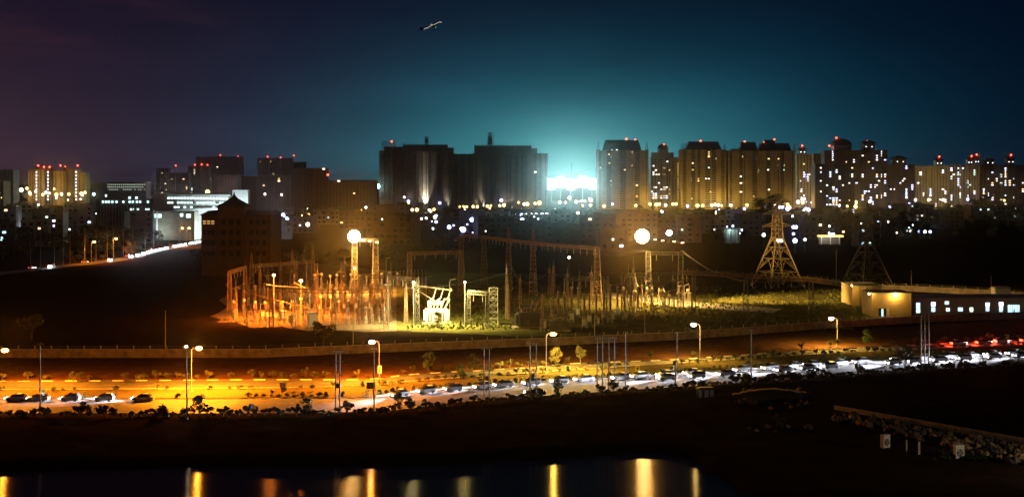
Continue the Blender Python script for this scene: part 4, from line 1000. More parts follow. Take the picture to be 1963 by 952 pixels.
# ------------------------------------------------------------------ apartment towers
red_e = emit('red_beacon', (1.0,.05,.02), 22, False)
BEACON = MB().ball((0,0,.9),1.15,8,5).ring((0,0,-.6),(0,0,.2),.18,.18,6).mesh('beacon', red_e)
wins = {'w': emit('tower_window_warm', (1.0,.62,.26), 3, False), 'b': emit('tower_window_blue', (.52,.58,1.0), 4, False), 'c': emit('tower_window_white', (.92,.92,.95), 3, False), 'g': emit('tower_window_green', (.62,.9,.66), 2.2, False), 'p': emit('tower_window_peach', (1.0,.76,.52), 5, False), 'y': emit('tower_window_dim', (1.0,.72,.22), 1.4, False)}
PANE = {k: MB().box(-1.2,1.2,-.06,.06,-.9,.9).mesh('window', m) for k, m in wins.items()}
class Tower:
    def __init__(s, name, label, px0, px1, eave, D, depth, m, style='balcony', fh=3.3, group='apartment towers on the skyline', rz=0.0, piers=6, base=0.0, cat='tower'):
        s.D, s.m, s.px0, s.px1 = D, m, px0, px1; s.w = (px1-px0)*D/F; s.h = AZ(eave, D); s.dp = depth; s.fh = fh
        s.o = Vector(((AX(px0,D)+AX(px1,D))/2, D, 0)); s.e = thing(name, label, cat, s.o, rz, group)
        w, h = s.w, s.h; n = int(h/fh); s.n = n; s.style = style
        core = dark_glass if style == 'balcony' else m
        s.part('core', MB().box(-w/2+.9,w/2-.9,.9,depth-.9,-.3,h), core)
        if style == 'balcony':
            sl = MB().box(-w/2,w/2,0,depth,0,1.55).mesh('floor_slab', m)
            for k in range(n+1): ob('floor_slab', sl, s.e, (0,0,min(k*fh-.2, h-1.5)))
            pm = MB().box(-1,1,-.45,depth+.45,-.3,h+.4).mesh('pier', m)
            for k in range(piers):
                x = -w/2+1+(w-2)*k/(piers-1); ob('pier', pm, s.e, (x,0,0), 0, (R.uniform(.7,1.8) if 0 < k < piers-1 else 1.2,1,1))
            bl = MB().box(-w*.055,w*.055,-.3,1.6,-.3,h).mesh('wall_bay', m)
            for k in range(max(2, piers//2)): ob('wall_bay', bl, s.e, (-w/2+w*(k+.5)/max(2, piers//2)+R.uniform(-2,2),0,0))
        else:
            nb = max(3, int(w/4.4)); s.nb = nb
            for k in range(0, n): 
                mb = MB()
                for b in range(nb):
                    x = -w/2+.9+(b+.5)*(w-1.8)/nb; mb.box(x-.95,x+.95,.78,.90,k*fh+.9,k*fh+2.5)
                tag(s.part('window_row', mb, dark_glass), kind='stuff')
            for k in range(1, n+1, 1): s.part('floor_band', MB().box(-w/2,w/2,.55,.898,k*fh-.25,k*fh+.05), m)
            for k in range(piers):
                x = -w/2+1.0+(w-2)*k/max(1,piers-1); s.part('pier', MB().box(x-.7,x+.7,-.1,.549,-.3,h), m)
    def part(s, n_, mb, m): return ob(n_, mb.mesh(n_, m), s.e)
    def x(s, px): return AX(px,s.D)-s.o.x
    def z(s, py): return AZ(py,s.D)
    def win(s, px, py, c, big=1.0):
        k = round((s.z(py)-1.9)/s.fh); z = k*s.fh+2.15
        ob('window', PANE[c], s.e, (s.x(px), -.12 if s.style == 'balcony' else .70, z), 0, (big,1,.85*min(big,1.2)))
    def rand(s, n, cols, r, lo=.04, hi=.95):
        cells = set()
        for i in range(n):
            cx = r.randint(0, 11); 
            if r.random() < .45 and cells: c0 = r.choice(sorted(cells)); cell = (c0[0], c0[1]+r.choice((-1,1)))
            else: cell = (cx, int(r.uniform(lo,hi)*s.n))
            if cell in cells or not 0 <= cell[1] < s.n: continue
            cells.add(cell); px = lerp(s.px0+3, s.px1-3, (cell[0]+.5)/12)
            ob('window', PANE[r.choice(cols)], s.e, (s.x(px), -.12 if s.style == 'balcony' else .70, cell[1]*s.fh+2.15), 0, (r.uniform(.8,1.4),1,.85))
    def beacon(s, px, py): 
        ob('beacon', BEACON, s.e, (s.x(px), s.dp*.3, s.z(py)-.9))
        s.part('beacon_mast', MB().ring((s.x(px),s.dp*.3,min(s.h, s.z(py)-3)),(s.x(px),s.dp*.3,s.z(py)-1.2),.2,.15,5), dsteel)
    def block(s, n_, x0, x1, top, y0, y1, m=None, z0=None): 
        return s.part(n_, MB().box(s.x(x0),s.x(x1),y0,y1,(s.h if z0 is None else s.z(z0))+.004,s.z(top)), m or s.m)
    def mansard(s, x0, x1, y0, y1, top, ins, name='mansard_roof'):
        a, b = s.x(x0), s.x(x1); i = ins*s.D/F
        return s.part(name, MB().frust(a,b,y0,y1,s.h+.004,a+i,b-i,y0+4,y1-4,s.z(top)), slate)
    def spire(s, px, base, top, y=1.5):
        x, z0, z1 = s.x(px), s.z(base), s.z(top); mb = MB()
        for sx, sy in ((-1,-1),(1,-1),(1,1),(-1,1)): mb.bar((x+sx*1.8,y+sy*1.8,z0),(x,y,z1),.5)
        mb.box(x-2,x+2,y-2,y+2,z0-1.2,z0); s.part('spire', mb, dsteel)
    def dome(s, px0, px1, base, top, y):
        r = (px1-px0)*s.D/F/2; zz = s.z(base); hh = s.z(top)-zz; prf = [(r*1.05,0),(r*1.05,hh*.1)]+[(max(.2,r*math.cos(a)),hh*.1+hh*.9*math.sin(a)) for a in [PI/2*k/6 for k in range(7)]]
        s.part('dome', MB().lathe(prf, ((s.x(px0)+s.x(px1))/2,y,zz+.01), 20), slate)
    def cupola(s, px0, px1, base, top, y):
        zz, z1 = s.z(base), s.z(top); a, b = s.x(px0), s.x(px1); zm = lerp(zz,z1,.62); c = (a+b)/2; hw = (b-a)/2
        s.part('cupola', MB().box(c-hw*.8,c+hw*.8,y-hw*.8,y+hw*.8,zz+.01,zm), s.m)
        s.part('cupola_roof', MB().frust(c-hw*1.1,c+hw*1.1,y-hw*1.1,y+hw*1.1,zm+.01,c-hw*.3,c+hw*.3,y-hw*.3,y+hw*.3,z1), slate)
        for sx in (-.4,.4): ob('window', PANE['c'], s.e, (c+sx*hw, y-hw*.8-.07, lerp(zz,zm,.5)), 0, (.6,1,.8))
SP = []
C4 = lambda L: [(1120+x/4.327, 250+y/4.327) for x, y in L]
D0 = 1850
# two blocks under construction
t1 = Tower('unfinished_tower', 'wide dark unfinished tower block with rooftop scaffolding, left of the two', 727, 869, 289, D0, 26, grey_conc, piers=12, group='unfinished tower blocks')
t1.block('upper_storey', 772, 858, 277, 2, 20, grey_conc); t1.block('step_block', 858.5, 870, 283, 2, 18, grey_conc); t1.block('corner_block', 736, 771.5, 281, 3, 18, grey_conc)
mb = MB(); lattice(mb, (t1.x(738),6,t1.z(289)), 10, (t1.x(738),6,t1.z(271)), 10, 5, .35); lattice(mb, (t1.x(752),6,t1.z(281)), 8, (t1.x(752),6,t1.z(272)), 7, 3, .35); t1.part('scaffold', mb, dsteel)
for k in range(8): t1.part('scaffold_pole', MB().ring((t1.x(770+k*4),4,t1.z(278)),(t1.x(770+k*4),4,t1.z(272.5+R.random()*2)),.3,.3,5), dsteel)
t1.part('hoist_tower', lattice(MB(), (t1.x(817),8,t1.z(277)), 5, (t1.x(817),8,t1.z(262)), 4, 6, .55), dsteel); t1.part('hoist_cab', MB().box(t1.x(814.5),t1.x(819.5),6,10,t1.z(273),t1.z(266)), grey_conc)
t1.part('pale_bay', MB().box(t1.x(811),t1.x(821),-1.4,-.5,-.3,t1.z(291)), plaster)
PANE_D = MB().box(-1.0,1.0,-.06,.06,-.8,.8).mesh('window', dark_glass)
for k in range(25): ob('window', PANE_D, t1.e, (t1.x(817.5), -1.44, 4+k*3.3))
t1.win(761,349,'p',1.5); t1.win(767,349,'p',1.1)
t1.beacon(750,271)
t2 = Tower('unfinished_link_block', 'lower unfinished link block between the two unfinished towers', 870.5, 905, 295, D0+6, 20, grey_conc, piers=4, group='unfinished tower blocks')
t3 = Tower('unfinished_tower', 'wide dark unfinished tower block with a tall hoist tower, right of the two', 906, 1050, 294, D0, 26, grey_conc, piers=12, group='unfinished tower blocks')
t3.block('upper_storey', 909, 1019, 279, 2, 20, grey_conc); t3.block('step_block', 1019.5, 1030, 284, 2, 18, grey_conc)
for k in range(14): t3.part('column_stub', MB().box(t3.x(910+k*4.4)-.5,t3.x(910+k*4.4)+.5,3,4,t3.z(279)+.01,t3.z(276.3)), grey_conc)
t3.part('hoist_tower', lattice(MB(), (t3.x(939),8,t3.z(279)), 7, (t3.x(939),8,t3.z(254)), 5, 8, .6), dsteel); t3.part('hoist_cab', MB().box(t3.x(935),t3.x(943),5,11,t3.z(277),t3.z(262)), grey_conc); t3.part('hoist_mast', MB().ring((t3.x(945.5),8,t3.z(279)),(t3.x(945.5),8,t3.z(250)),.35,.3,5), dsteel)
t3.win(1026,331,'p',1.4)
for t_, lst in ((t1, (733,748,778,796,842,862)), (t3, (912,932,950,972,990,1008,1036))):
    for k, px in enumerate(lst):
        wd = (3.2,4.4,2.6)[k%3]; dp_ = (4.2,2.4,5.4)[(k+1)%3]; xx = t_.x(px)
        t_.part('projecting_bay', MB().box(xx-wd,xx+wd,-dp_,-.5,-.3,t_.h-(k%3)*2.0), grey_conc)
        for f in range(4, int(t_.h/3.3)-1, 1): ob('opening', PANE_D, t_.e, (xx, -dp_-.03, f*3.3+1.6), 0, (wd*.55,1,.9))
    for k in range(16):
        xx = lerp(-t_.w/2+2, t_.w/2-2, (k+R.uniform(-.3,.3))/15.5); zz = t_.h if abs(xx) > t_.w*.36 else t_.z(279)
        t_.part('rebar_post', MB().ring((xx,1.5,zz-2),(xx,1.5,zz+R.uniform(1.2,4.5)),.28,.2,5), dsteel)
def uplight(t, px, label, power, y=-7.0):
    f = thing('uplight', label, 'lamp', (AX(px,t.D), t.D+y, 0), 0, 'uplights at the foot of the unfinished towers')
    ob('housing', MB().frust(-.5,.5,-.3,.3,0,-.6,.6,-.4,.4,.8).mesh('housing', dsteel), f); ob('lens', MB().box(-.45,.45,-.3,.3,.81,.9).mesh('lens', emit('uplight_lens', (1,.85,.6), 8)), f)
    light('SPOT', f, (0,0,1.2), power, (1,.90,.70), .3, math.radians(50), aim((0,.30,1)), .9)
for k, (t_, px, pw) in enumerate([(t1,816,240),(t1,805,20),(t1,858,35),(t3,926,48),(t3,967,22),(t3,979,30),(t3,1000,16),(t3,914,12),(t1,785,10),(t3,1012,14)]): uplight(t_, px, f'small uplight at the foot of the unfinished towers at the {["pale bay","bay beside the pale one","right end bay","second tower left bay","second tower middle","second tower middle right","second tower right","second tower left corner","first tower left bay","second tower far right bay"][k]}', pw*KW)
# spired towers
t = Tower('spired_tower', 'spired apartment tower standing beside the stadium glow', 1145, 1243, 288, D0, 30, plaster_y, piers=8)
SP.append(t)
t.mansard(1156,1230,2,26,268,6); t.spire(1147,287,271); t.spire(1240,287,273); t.spire(1160,283,272,10); t.spire(1227,283,274,10); t.beacon(1202,266); t.beacon(1219,268)
for k, (px, py) in enumerate(C4([(230,170),(270,170),(205,195),(235,195),(270,192),(228,222),(270,218),(208,272),(270,345),(228,415),(270,438),(150,465),(180,465),(225,465),(400,190),(400,290)])): t.win(px, py, 'gcwybccypppwwyww'[k], 1.3 if k in (8,9,10) else 1.0)
t = Tower('apartment_tower', 'slimmer apartment tower with a stepped round top between two spired towers', 1247, 1300, 301, D0+60, 26, plaster, 'punched', piers=5)
t.block('step_block', 1250, 1292, 292, 3, 22); t.dome(1262,1283,286,275,12); t.block('round_drum', 1263, 1282, 284, 5, 19, z0=292); t.beacon(1274,277)
for k, (px, py) in enumerate(C4([(575,300),(575,345),(595,325),(575,368),(600,368),(620,368),(690,262),(728,245),(665,320),(708,322),(665,368),(620,435),(580,475),(595,475),(665,472),(685,472),(640,495),(665,495),(708,495),(560,515),(575,518),(595,518),(708,518),(575,540),(595,540),(640,540),(665,540),(685,540),(575,562),(595,562),(640,562),(665,562),(685,562)])): t.win(px, py, R.choice('cbcpwcy'))
t = Tower('apartment_tower', 'low amber wing hidden between the stepped tower and the second spired tower', 1286, 1306, 304, D0+40, 18, plaster_y, 'punched', piers=3)
for k in range(16): t.win(1300, 312+k*4.9, 'y', .7)
t = Tower('spired_tower', 'second spired apartment tower with a broad dark mansard roof', 1306, 1392, 287, D0, 30, plaster_y, piers=7)
SP.append(t)
t.mansard(1316,1384,2,26,271,6); t.spire(1308,286,274); t.spire(1389,288,276); t.spire(1315,284,272,10); t.beacon(1345,270)
for k, (px, py) in enumerate(C4([(1100,235),(1115,235),(900,275),(1008,395),(1032,398),(883,400),(883,420),(880,490),(880,560),(1050,515),(900,320)])): t.win(px, py, 'ppwpcggbcpy'[k])
t = Tower('spired_tower', 'broad double apartment tower with two dark rounded roofs behind the pylon', 1396, 1524, 289, D0, 32, plaster_y, piers=10)
SP.append(t)
t.mansard(1419,1454,4,26,272,4); t.mansard(1456,1518,2,28,274,5); t.block('roof_drum', 1467, 1488, 268, 8, 20, slate, z0=276); t.spire(1523,288,276); t.spire(1516,286,275,10); t.block('step_block', 1404,1418,285,3,20); t.beacon(1430,271); t.beacon(1468,272); t.beacon(1487,267)
for k, (px, py) in enumerate(C4([(1382,260),(1530,238),(1580,240),(1610,238),(1580,282),(1600,285),(1665,283),(1357,327),(1380,327),(1525,328),(1578,320),(1245,375),(1298,378),(1342,372),(1360,405),(1252,443),(1298,445),(1318,445),(1298,515),(1240,515),(1355,533),(1532,490),(1598,490),(1700,537),(1240,372),(1660,330),(1690,330)])): t.win(px, py, R.choice('pcwcypgw'))
D1 = 1950
for tt in SP: tt.rand(15, 'yywyg', random.Random(int(tt.px0)))
def many(name, label, px0, px1, eave, D, m, n, cols, piers=6, style='punched'):
    t = Tower(name, label, px0, px1, eave, D, 26, m, style, piers=piers); t.rand(n, cols, random.Random(px0)); return t
t = many('apartment_tower', 'slim pale apartment tower with a cupola right of the double tower', 1526, 1558, 296, D1, plaster, 24, 'bccbw'); t.cupola(1532,1549,296,281,12); t.beacon(1540,279)
t = many('apartment_tower', 'low amber apartment block stepping back beside the slim cupola tower', 1559, 1582, 294, D1+40, plaster_y, 6, 'yyg', 3)
t = many('domed_tower', 'domed apartment tower, its dark dome highest on the skyline', 1580, 1648, 288, D1, hm[4], 34, 'bcbcw', 6); t.dome(1597,1637,279,265,14); t.block('drum', 1600, 1634, 279, 5, 23, plaster); t.beacon(1606,264); t.beacon(1592,279)
t = many('apartment_tower', 'front apartment block below the dome with a flat roof', 1562, 1640, 314, D1-60, hm[4], 44, 'bcbcpw', 7)
t = many('apartment_tower', 'apartment tower with a square cupola right of the dome', 1649, 1702, 287, D1, hm[4], 56, 'bbcbcw', 5); t.cupola(1653,1681,287,268,12); t.beacon(1665,270)
t = many('apartment_tower', 'dark brown apartment tower with a small cupola, fourth from the right edge', 1703, 1754, 315, D1, brick, 16, 'bcbp', 5); t.cupola(1713,1741,315,298,12); t.beacon(1731,301)
t = many('apartment_tower', 'pale lit apartment block with one cupola, third from the right edge', 1755, 1818, 318, D1, plaster, 26, 'bcbcp', 6); t.cupola(1795,1812,318,301,12); t.beacon(1804,300)
t = many('apartment_tower', 'pale lit apartment block with twin cupolas, second from the right edge', 1819, 1878, 316, D1, plaster, 44, 'bcbcpg', 6); t.cupola(1857,1870,316,300,12); t.cupola(1870.5,1883,316,296,12); t.beacon(1866,299); t.beacon(1876,296)
t = many('apartment_tower', 'dark apartment block with many lit windows at the right edge', 1879, 1985, 316, D1, hm[4], 70, 'bcbcpw', 9); t.cupola(1889,1912,316,303,12); t.cupola(1932,1950,316,297,12); t.beacon(1942,297)
# left skyline
DL = 2100
for i, (x0, x1, ev) in enumerate([(54,82,324),(80,104,326),(103,121,328),(120,150,324),(149,165,331)]):
    t = Tower('apartment_tower', f'amber lit slab block of the left cluster, {nth(i)} from left', x0, x1-.7, ev, DL+(i%2)*14, 24, plaster_y, 'punched', piers=3, group='amber slab blocks on the left')
    sx = (70,92,113,122,146)[i]
    if i != 2:
        t.block('stair_head', sx-4, sx+4, ev-4, 3, 14)
        for k in range(9): ob('window', PANE['c'], t.e, (t.x(sx), -.3, 10+k*5.8), 0, (.75,1,1.5))
    t.beacon(sx, 317+(i%2)*3)
    if i == 0: t.beacon(81,320)
def lump(lst, group, m, style='punched'):
    for (name, label, x0, x1, ev, D, bc, nw) in lst:
        t = Tower(name, label, x0, x1, ev, D, 26, m, style, piers=4, group=group); t.rand(nw, 'wcyp', random.Random(x0))
        for b in bc: t.beacon(*b)
lump([('hotel_block','pale ribbed block at the left edge of the skyline',-8,26,325,1900,[],5)], None, hm[0])
lump([('amber_block','small amber block below the ribbed one at the left edge',-10,7,347,1700,[],2)], None, plaster_y)
lump([('hazy_tower','hazy tower of the distant cluster, first from left',299,324,322,2700,[(335,317)],4),('hazy_tower','hazy tower of the distant cluster, second from left',322,362,331,2600,[],8),('hazy_tower','hazy tower of the distant cluster, third from left',360,400,317,2650,[(372,316),(385,315),(396,316)],10),
      ('hazy_tower','hazy tower of the distant cluster, wide one with three red beacons',376,464,300,3000,[(387,301),(421,297),(455,300),(443,303)],5),('hazy_tower','hazy tower of the distant cluster, broad one right of the glowing wall',493,560,303,3000,[(512,300),(537,302),(562,298)],4),('hazy_tower','hazy tower of the distant cluster, lower pale one at the right end',558,585,310,3100,[],2)], 'hazy towers of the distant left cluster', hm[0])
lump([('dark_block','dark unlit block in the middle-left skyline with a notched roof',556,626,322,1700,[(627,335)],2),('dark_block','dark unlit lower block left of the unfinished towers',628,722,345,1650,[],2),('dark_block','small dark block behind the pagoda roof',415,455,335,1650,[],4),('dark_block','dark middle block between the pagoda and the notched block',462,556,338,1800,[],5)], 'dark blocks of the skyline', hm[4])
# ------------------------------------------------------------------ lamps near the towers that light their fronts
GL = {'o': MB().ball((0,0,0),1.0,8,5).mesh('globe', emit('far_amber', (1.0,.60,.16), 9)), 'p': MB().ball((0,0,0),1.0,8,5).mesh('globe', emit('far_pale', (1.0,.80,.58), 11)), 'b': MB().ball((0,0,0),1.0,8,5).mesh('globe', emit('far_blue', (.42,.46,1.0), 12)), 'c': MB().ball((0,0,0),1.0,8,5).mesh('globe', emit('far_white', (.80,.90,1.0), 12)), 'y': MB().ball((0,0,0),1.0,8,5).mesh('globe', emit('far_yellow', (1.0,.74,.16), 9)), 't': MB().ball((0,0,0),1.0,8,5).mesh('globe', emit('far_cyan', (.45,.95,1.0), 12))}
CN = {'o':'amber','p':'pale','b':'blue-white','c':'white','y':'yellow','t':'cyan'}
FPOLE = MB().ring((0,0,-.3),(0,0,1),.22,.15,5).mesh('pole', dsteel)
def far_lamps(lst, where, group, z=8.0, pk=0.0, col=AMB, name='far_lamp', cap=1835):
    cnt = {}
    for px, py, c, r in sorted(lst):
        d = F*(CH-z)/(py-HY); d = min(d, cap)
        zz = AZ(py, d); i = cnt.get(c, 0); cnt[c] = i+1
        e = thing(name, f'{CN[c]} lamp {where}, {nth(i)} such from left', 'lamp', (AX(px,d), d, 0), 0, group)
        ob('pole', FPOLE, e, (0,.3,0), 0, (1,1,zz)); rr_ = r*d/F*.62
        ob('globe', GL[c], e, (0,-.2,zz), 0, rr_)
        if pk: light('POINT', e, (0,-rr_-.5,zz), pk*r*KW, col, .6)
far_lamps([(px, py, c, r) for px, py, c, r in [(1158,395,'y',4),(1174,391,'b',3),(1219,394,'y',4),(1246,391,'y',4),(1258,392,'y',5),(1264,391,'y',4),(1276,393,'p',4),(1290,391,'y',4),(1296,391,'y',4),(1318,395,'b',4),(1337,394,'y',5),(1347,394,'y',4),(1365,393,'p',4),(1371,392,'y',4),(1377,393,'p',4),(1383,394,'y',3),(1401,393,'p',4),(1427,400,'b',4),(1432,393,'y',4),(1486,393,'p',3),(1510,392,'y',4)]], 'at the foot of the spired towers', 'lamps at the foot of the spired towers', 5, 2.4, (1,.62,.07), cap=1842)
far_lamps([(1530,387,'p',5),(1539,388,'y',5),(1541,381,'p',4),(1556,388,'b',3),(1590,387,'y',6),(1609,394,'b',3),(1624,395,'y',3),(1640,388,'y',6),(1640,396,'y',5),(1667,386,'p',4),(1635,404,'b',5),(1743,391,'b',4),(1755,383,'p',4),(1780,383,'y',4),(1808,383,'p',4),(1705,397,'b',4),(1793,406,'p',3),(1881,406,'c',3),(1893,397,'p',6),(1550,402,'b',5),(1545,400,'b',4),(1855,382,'b',4),(1925,384,'y',3)], 'before the cupola towers', 'lamps before the cupola towers', 6, 5.0, (1,.60,.12), cap=1925)
far_lamps([(790,402,'p',4),(799,402,'o',5),(823,403,'p',4),(832,401,'o',4),(826,405,'p',3),(775,378,'p',3),(783,386,'b',4),(843,389,'b',4),(881,397,'o',4),(889,397,'o',5),(895,396,'o',3),(907,396,'o',4),(915,396,'o',4),(921,404,'p',4),(929,403,'b',4),(934,395,'o',4),(939,399,'o',3),(941,394,'o',3),(958,394,'o',4),(966,393,'o',5),(961,384,'b',5),(982,398,'p',3),(994,388,'o',3),(1005,391,'p',4),(1011,391,'o',5),(1026,390,'o',4),(1034,389,'o',6),(1073,388,'p',4),(1084,388,'p',3),(1092,379,'p',5),(1104,386,'o',4),(1105,387,'p',4),(1114,385,'o',3),(1121,385,'o',3),(1130,381,'p',3),(1133,384,'p',4),(1117,394,'o',3),(1132,393,'o',4),(719,384,'p',4),(1084,401,'p',5),(1064,402,'p',4)], 'before the unfinished towers', 'lamps before the unfinished towers', 7)
far_lamps([(905,421,'b',7),(861,435,'b',6),(888,440,'b',8),(884,438,'c',4),(1001,422,'b',7),(992,430,'b',2),(1066,424,'b',7),(1074,423,'c',7),(1133,432,'b',5),(1157,452,'b',6),(1108,408,'p',4),(817,418,'c',3),(800,420,'p',3),(808,419,'p',3),(834,416,'p',5),(836,425,'b',4),(1091,493,'p',4)], 'among the low houses in the middle', 'lamps among the low houses in the middle', 7)
far_lamps([(1207,434,'b',5),(1210,421,'b',3),(1231,408,'b',5),(1289,428,'b',8),(1283,446,'c',9),(1280,447,'b',6),(1363,427,'b',5),(1367,421,'o',7),(1387,427,'b',8),(1396,425,'c',2),(1422,425,'b',8),(1463,424,'b',7),(1268,405,'c',3),(1478,397,'b',6),(1467,396,'b',4),(1494,397,'b',4),(1500,397,'b',4),(1510,400,'b',6),(1513,398,'p',5),(1521,435,'b',5),(1526,435,'b',5),(1521,448,'b',4),(1524,461,'b',7),(1543,459,'c',4),(1492,461,'p',6),(1498,461,'p',5),(1464,450,'c',5),(1572,431,'c',8)], 'among the low houses right of the second floodlight', 'lamps among the low houses on the right', 7)
far_lamps([(1762,444,'b',4),(1773,444,'c',4),(1783,444,'b',4),(1739,441,'c',3),(1944,415,'t',3),(1745,442,'p',3),(1719,446,'p',2),(1650,450,'p',6),(1657,446,'o',3)], 'in the dark field on the right', 'lamps in the dark field on the right', 5)
far_lamps([(55,436,'c',9),(3,458,'t',6),(28,432,'t',4),(193,410,'t',5),(41,364,'p',6),(57,369,'p',4),(68,367,'c',3),(95,370,'o',3),(104,362,'o',3),(118,372,'t',4),(180,372,'t',4),(88,369,'c',4),(163,369,'o',4),(211,357,'c',7),(52,361,'o',4),(228,419,'o',3),(20,332,'p',6),(319,342,'c',6)], 'in the dim left quarter', 'lamps in the dim left quarter', 8)
far_lamps([(303,378,'c',10),(398,368,'o',7),(455,333,'c',10),(448,331,'t',5),(418,344,'p',4),(431,354,'c',4),(487,370,'p',9),(572,370,'p',7),(595,391,'b',6),(605,390,'p',4),(620,387,'b',5),(655,386,'o',4),(660,385,'p',4),(592,411,'o',4),(640,408,'o',4),(648,408,'p',6),(682,407,'p',6),(723,357,'t',9),(659,338,'b',3),(533,410,'c',9),(541,413,'b',9),(528,416,'c',8),(549,421,'t',8),(530,433,'c',9),(590,430,'p',6),(593,423,'p',4),(602,427,'o',4)], 'around the office and the blocks left of the middle', 'lamps left of the middle', 8)
far_lamps([(58,372,'o',4),(82,373,'o',4),(108,373,'o',5),(132,372,'o',4),(156,371,'o',5)], 'at the foot of the amber slab blocks', 'lamps at the foot of the amber slab blocks', 6, 8, (1,.58,.10), cap=2082)  # extra lamps added so the slab fronts turn amber
rq = random.Random(44)
far_lamps([(rq.uniform(780,1280), rq.uniform(403,448), rq.choice('bbcp'), rq.uniform(1.6,3.2)) for k in range(34)], 'small and scattered over the middle houses', 'small lamps over the middle houses', 7)
far_lamps([(rq.uniform(1290,1760), rq.uniform(400,450), rq.choice('bbcpt'), rq.uniform(1.6,3.2)) for k in range(34)], 'small and scattered over the right-hand houses', 'small lamps over the right-hand houses', 7)
far_lamps([(rq.uniform(0,290), rq.uniform(374,440), rq.choice('cctp'), rq.uniform(1.6,3.0)) for k in range(34)], 'small and scattered over the left houses', 'small lamps over the left houses', 7)
far_lamps([(rq.uniform(560,800), rq.uniform(385,425), rq.choice('opcp'), rq.uniform(1.6,3.2)) for k in range(16)], 'small and scattered before the dark blocks', 'small lamps before the dark blocks', 7)
far_lamps([(300,372,'p',3),(330,374,'c',3),(352,372,'o',3),(392,373,'p',3),(440,371,'c',3),(508,372,'p',3),(540,373,'p',3)], 'at the foot of the hazy distant cluster', 'lamps at the foot of the hazy cluster', 25, 7, (1,.78,.80), cap=2560)  # invented lamps, added to lift the dark distant towers
# bright forecourt canopy on the right
p = G(1592, 468); e = thing('forecourt_canopy', 'small brightly lit forecourt canopy with an amber fascia', 'canopy', p)
ob('roof', MB().box(-8,8,-3,3,5.2,5.9).mesh('roof', emit('canopy_fascia', (1.0,.50,.10), 5)), e); ob('sign_panel', MB().box(-1.8,1.8,-3.2,-2.9,5.95,7.6).mesh('sign_panel', emit('canopy_sign', (.9,.92,1.0), 9)), e)
for x in (-6,0,6): ob('column', MB().box(x-.25,x+.25,-.25,.25,-.1,5.19).mesh('column', white), e)
ob('lit_soffit', MB().box(-7.5,7.5,-2.6,2.6,5.1,5.19).mesh('lit_soffit', emit('canopy_soffit', (1.0,.9,.75), 2)), e); ob('shop_front', MB().box(-7,7,3.2,3.6,-.1,4.5).mesh('shop_front', hm[3]), e)
light('POINT', e, (-4,-1,4.4), .8*KW, (1,.85,.65), .4)
# ------------------------------------------------------------------ elevated road with traffic before the unfinished towers
bx0, bx1 = A(920,412,1330), A(1068,402,1420)
e = thing('flyover', 'low flyover with bright traffic before the unfinished towers', 'bridge', (0,0,0))
u = (bx1-bx0).normalized(); nn = Vector((-u.y,u.x,0)); L = (bx1-bx0).length
def seg(mb, s0, s1, o0, o1, z0, z1):
    ps = [bx0+u*s0+nn*o0, bx0+u*s1+nn*o0, bx0+u*s1+nn*o1, bx0+u*s0+nn*o1]; return mb.prism([(p.x,p.y) for p in ps], z0, z1)
zb = bx0.z-1.2
ob('deck', seg(MB(), -30, L+30, 0, 12, zb-1.2, zb).mesh('deck', concrete), e); ob('rail', seg(MB(), -30, L+30, -.3, -.003, zb-1.2, zb+.7).mesh('rail', concrete), e)
for k in range(7): ob('pillar', seg(MB(), k*L/6-.8, k*L/6+.8, 4, 8, -.3, zb-1.21).mesh('pillar', concrete), e)
for k in range(15):
    s = L*(k+.3)/15+R.uniform(-1,1)
    if 5 <= k <= 6: continue
    p = bx0+u*s+nn*2.5; p.z = zb+.01
    c_ = car(p, math.atan2(u.y,u.x)+PI+.25, 'hatchback', R.choice(CC), f'far car with glaring headlights on the flyover, {nth(k)} from left', 'cars on the flyover', 0)
    for ch in c_.children:
        if ch.name.startswith('headlight'): ch.scale = (2.4,2.4,2.4); ch.location.x += .3; ch.location.z += .35
    pass
# thin lattice mast in the gap
p = Vector((AX(1096,1500),1500,0)); e = thing('radio_mast', 'thin dark radio mast rising in front of the stadium glow', 'mast', p)
zt = AZ(312,1500); ob('shaft', lattice(MB(), (0,0,0), 2.6, (0,0,zt*.82), 1.6, 22, .34).mesh('shaft', dsteel), e); ob('tip', MB().ring((0,0,zt*.82),(0,0,zt),.45,.2,6).mesh('tip', dsteel), e)
for zz in (.6,.72,.8): ob('antenna', MB().box(-1.6,-1.1,-.3,.3,zt*zz,zt*zz+2.2).box(1.1,1.6,-.3,.3,zt*zz,zt*zz+2.2).mesh('antenna', steel), e)
# ------------------------------------------------------------------ floodlit sports ground beyond
st_e = emit('stadium_lamp', (.80,1.0,1.0), 70); 
STL = MB().ball((0,0,0),1.7,8,5).mesh('lamp', st_e)
for i, (px, py, n_, rows_) in enumerate([(1057,353,0,0),(1074,349,0,0),(1094,354,0,0),(1117,348,0,0),(1135,352,0,0)]):
    d = 2500; zc = AZ(py, d); e = thing('stadium_floodlight', f'blinding stadium floodlight bank between the towers, {nth(i)} of five from left', 'floodlight', (AX(px,d), d, 0), 0, 'stadium floodlight banks')
    ob('mast', MB().ring((0,3.2,-.3),(0,3.2,zc-6),.8,.5,8).mesh('mast', dsteel), e)
    ob('rack', MB().box(-10,10,1.5,2.0,zc-7,zc+7).mesh('rack', dsteel), e)
    for r_ in range(5):
        for c_ in range(9):
            u_, v_ = (c_-4)/4.4, (r_-2)/2.5
            if u_*u_+v_*v_ < 1: ob('lamp', STL, e, ((c_-4)*2.9+(r_%2)*1.2,-.4,zc+(r_-2)*4.3))
    light('POINT', e, (0,-4,zc), 1050*KW, (.50,1,1), 3.0)
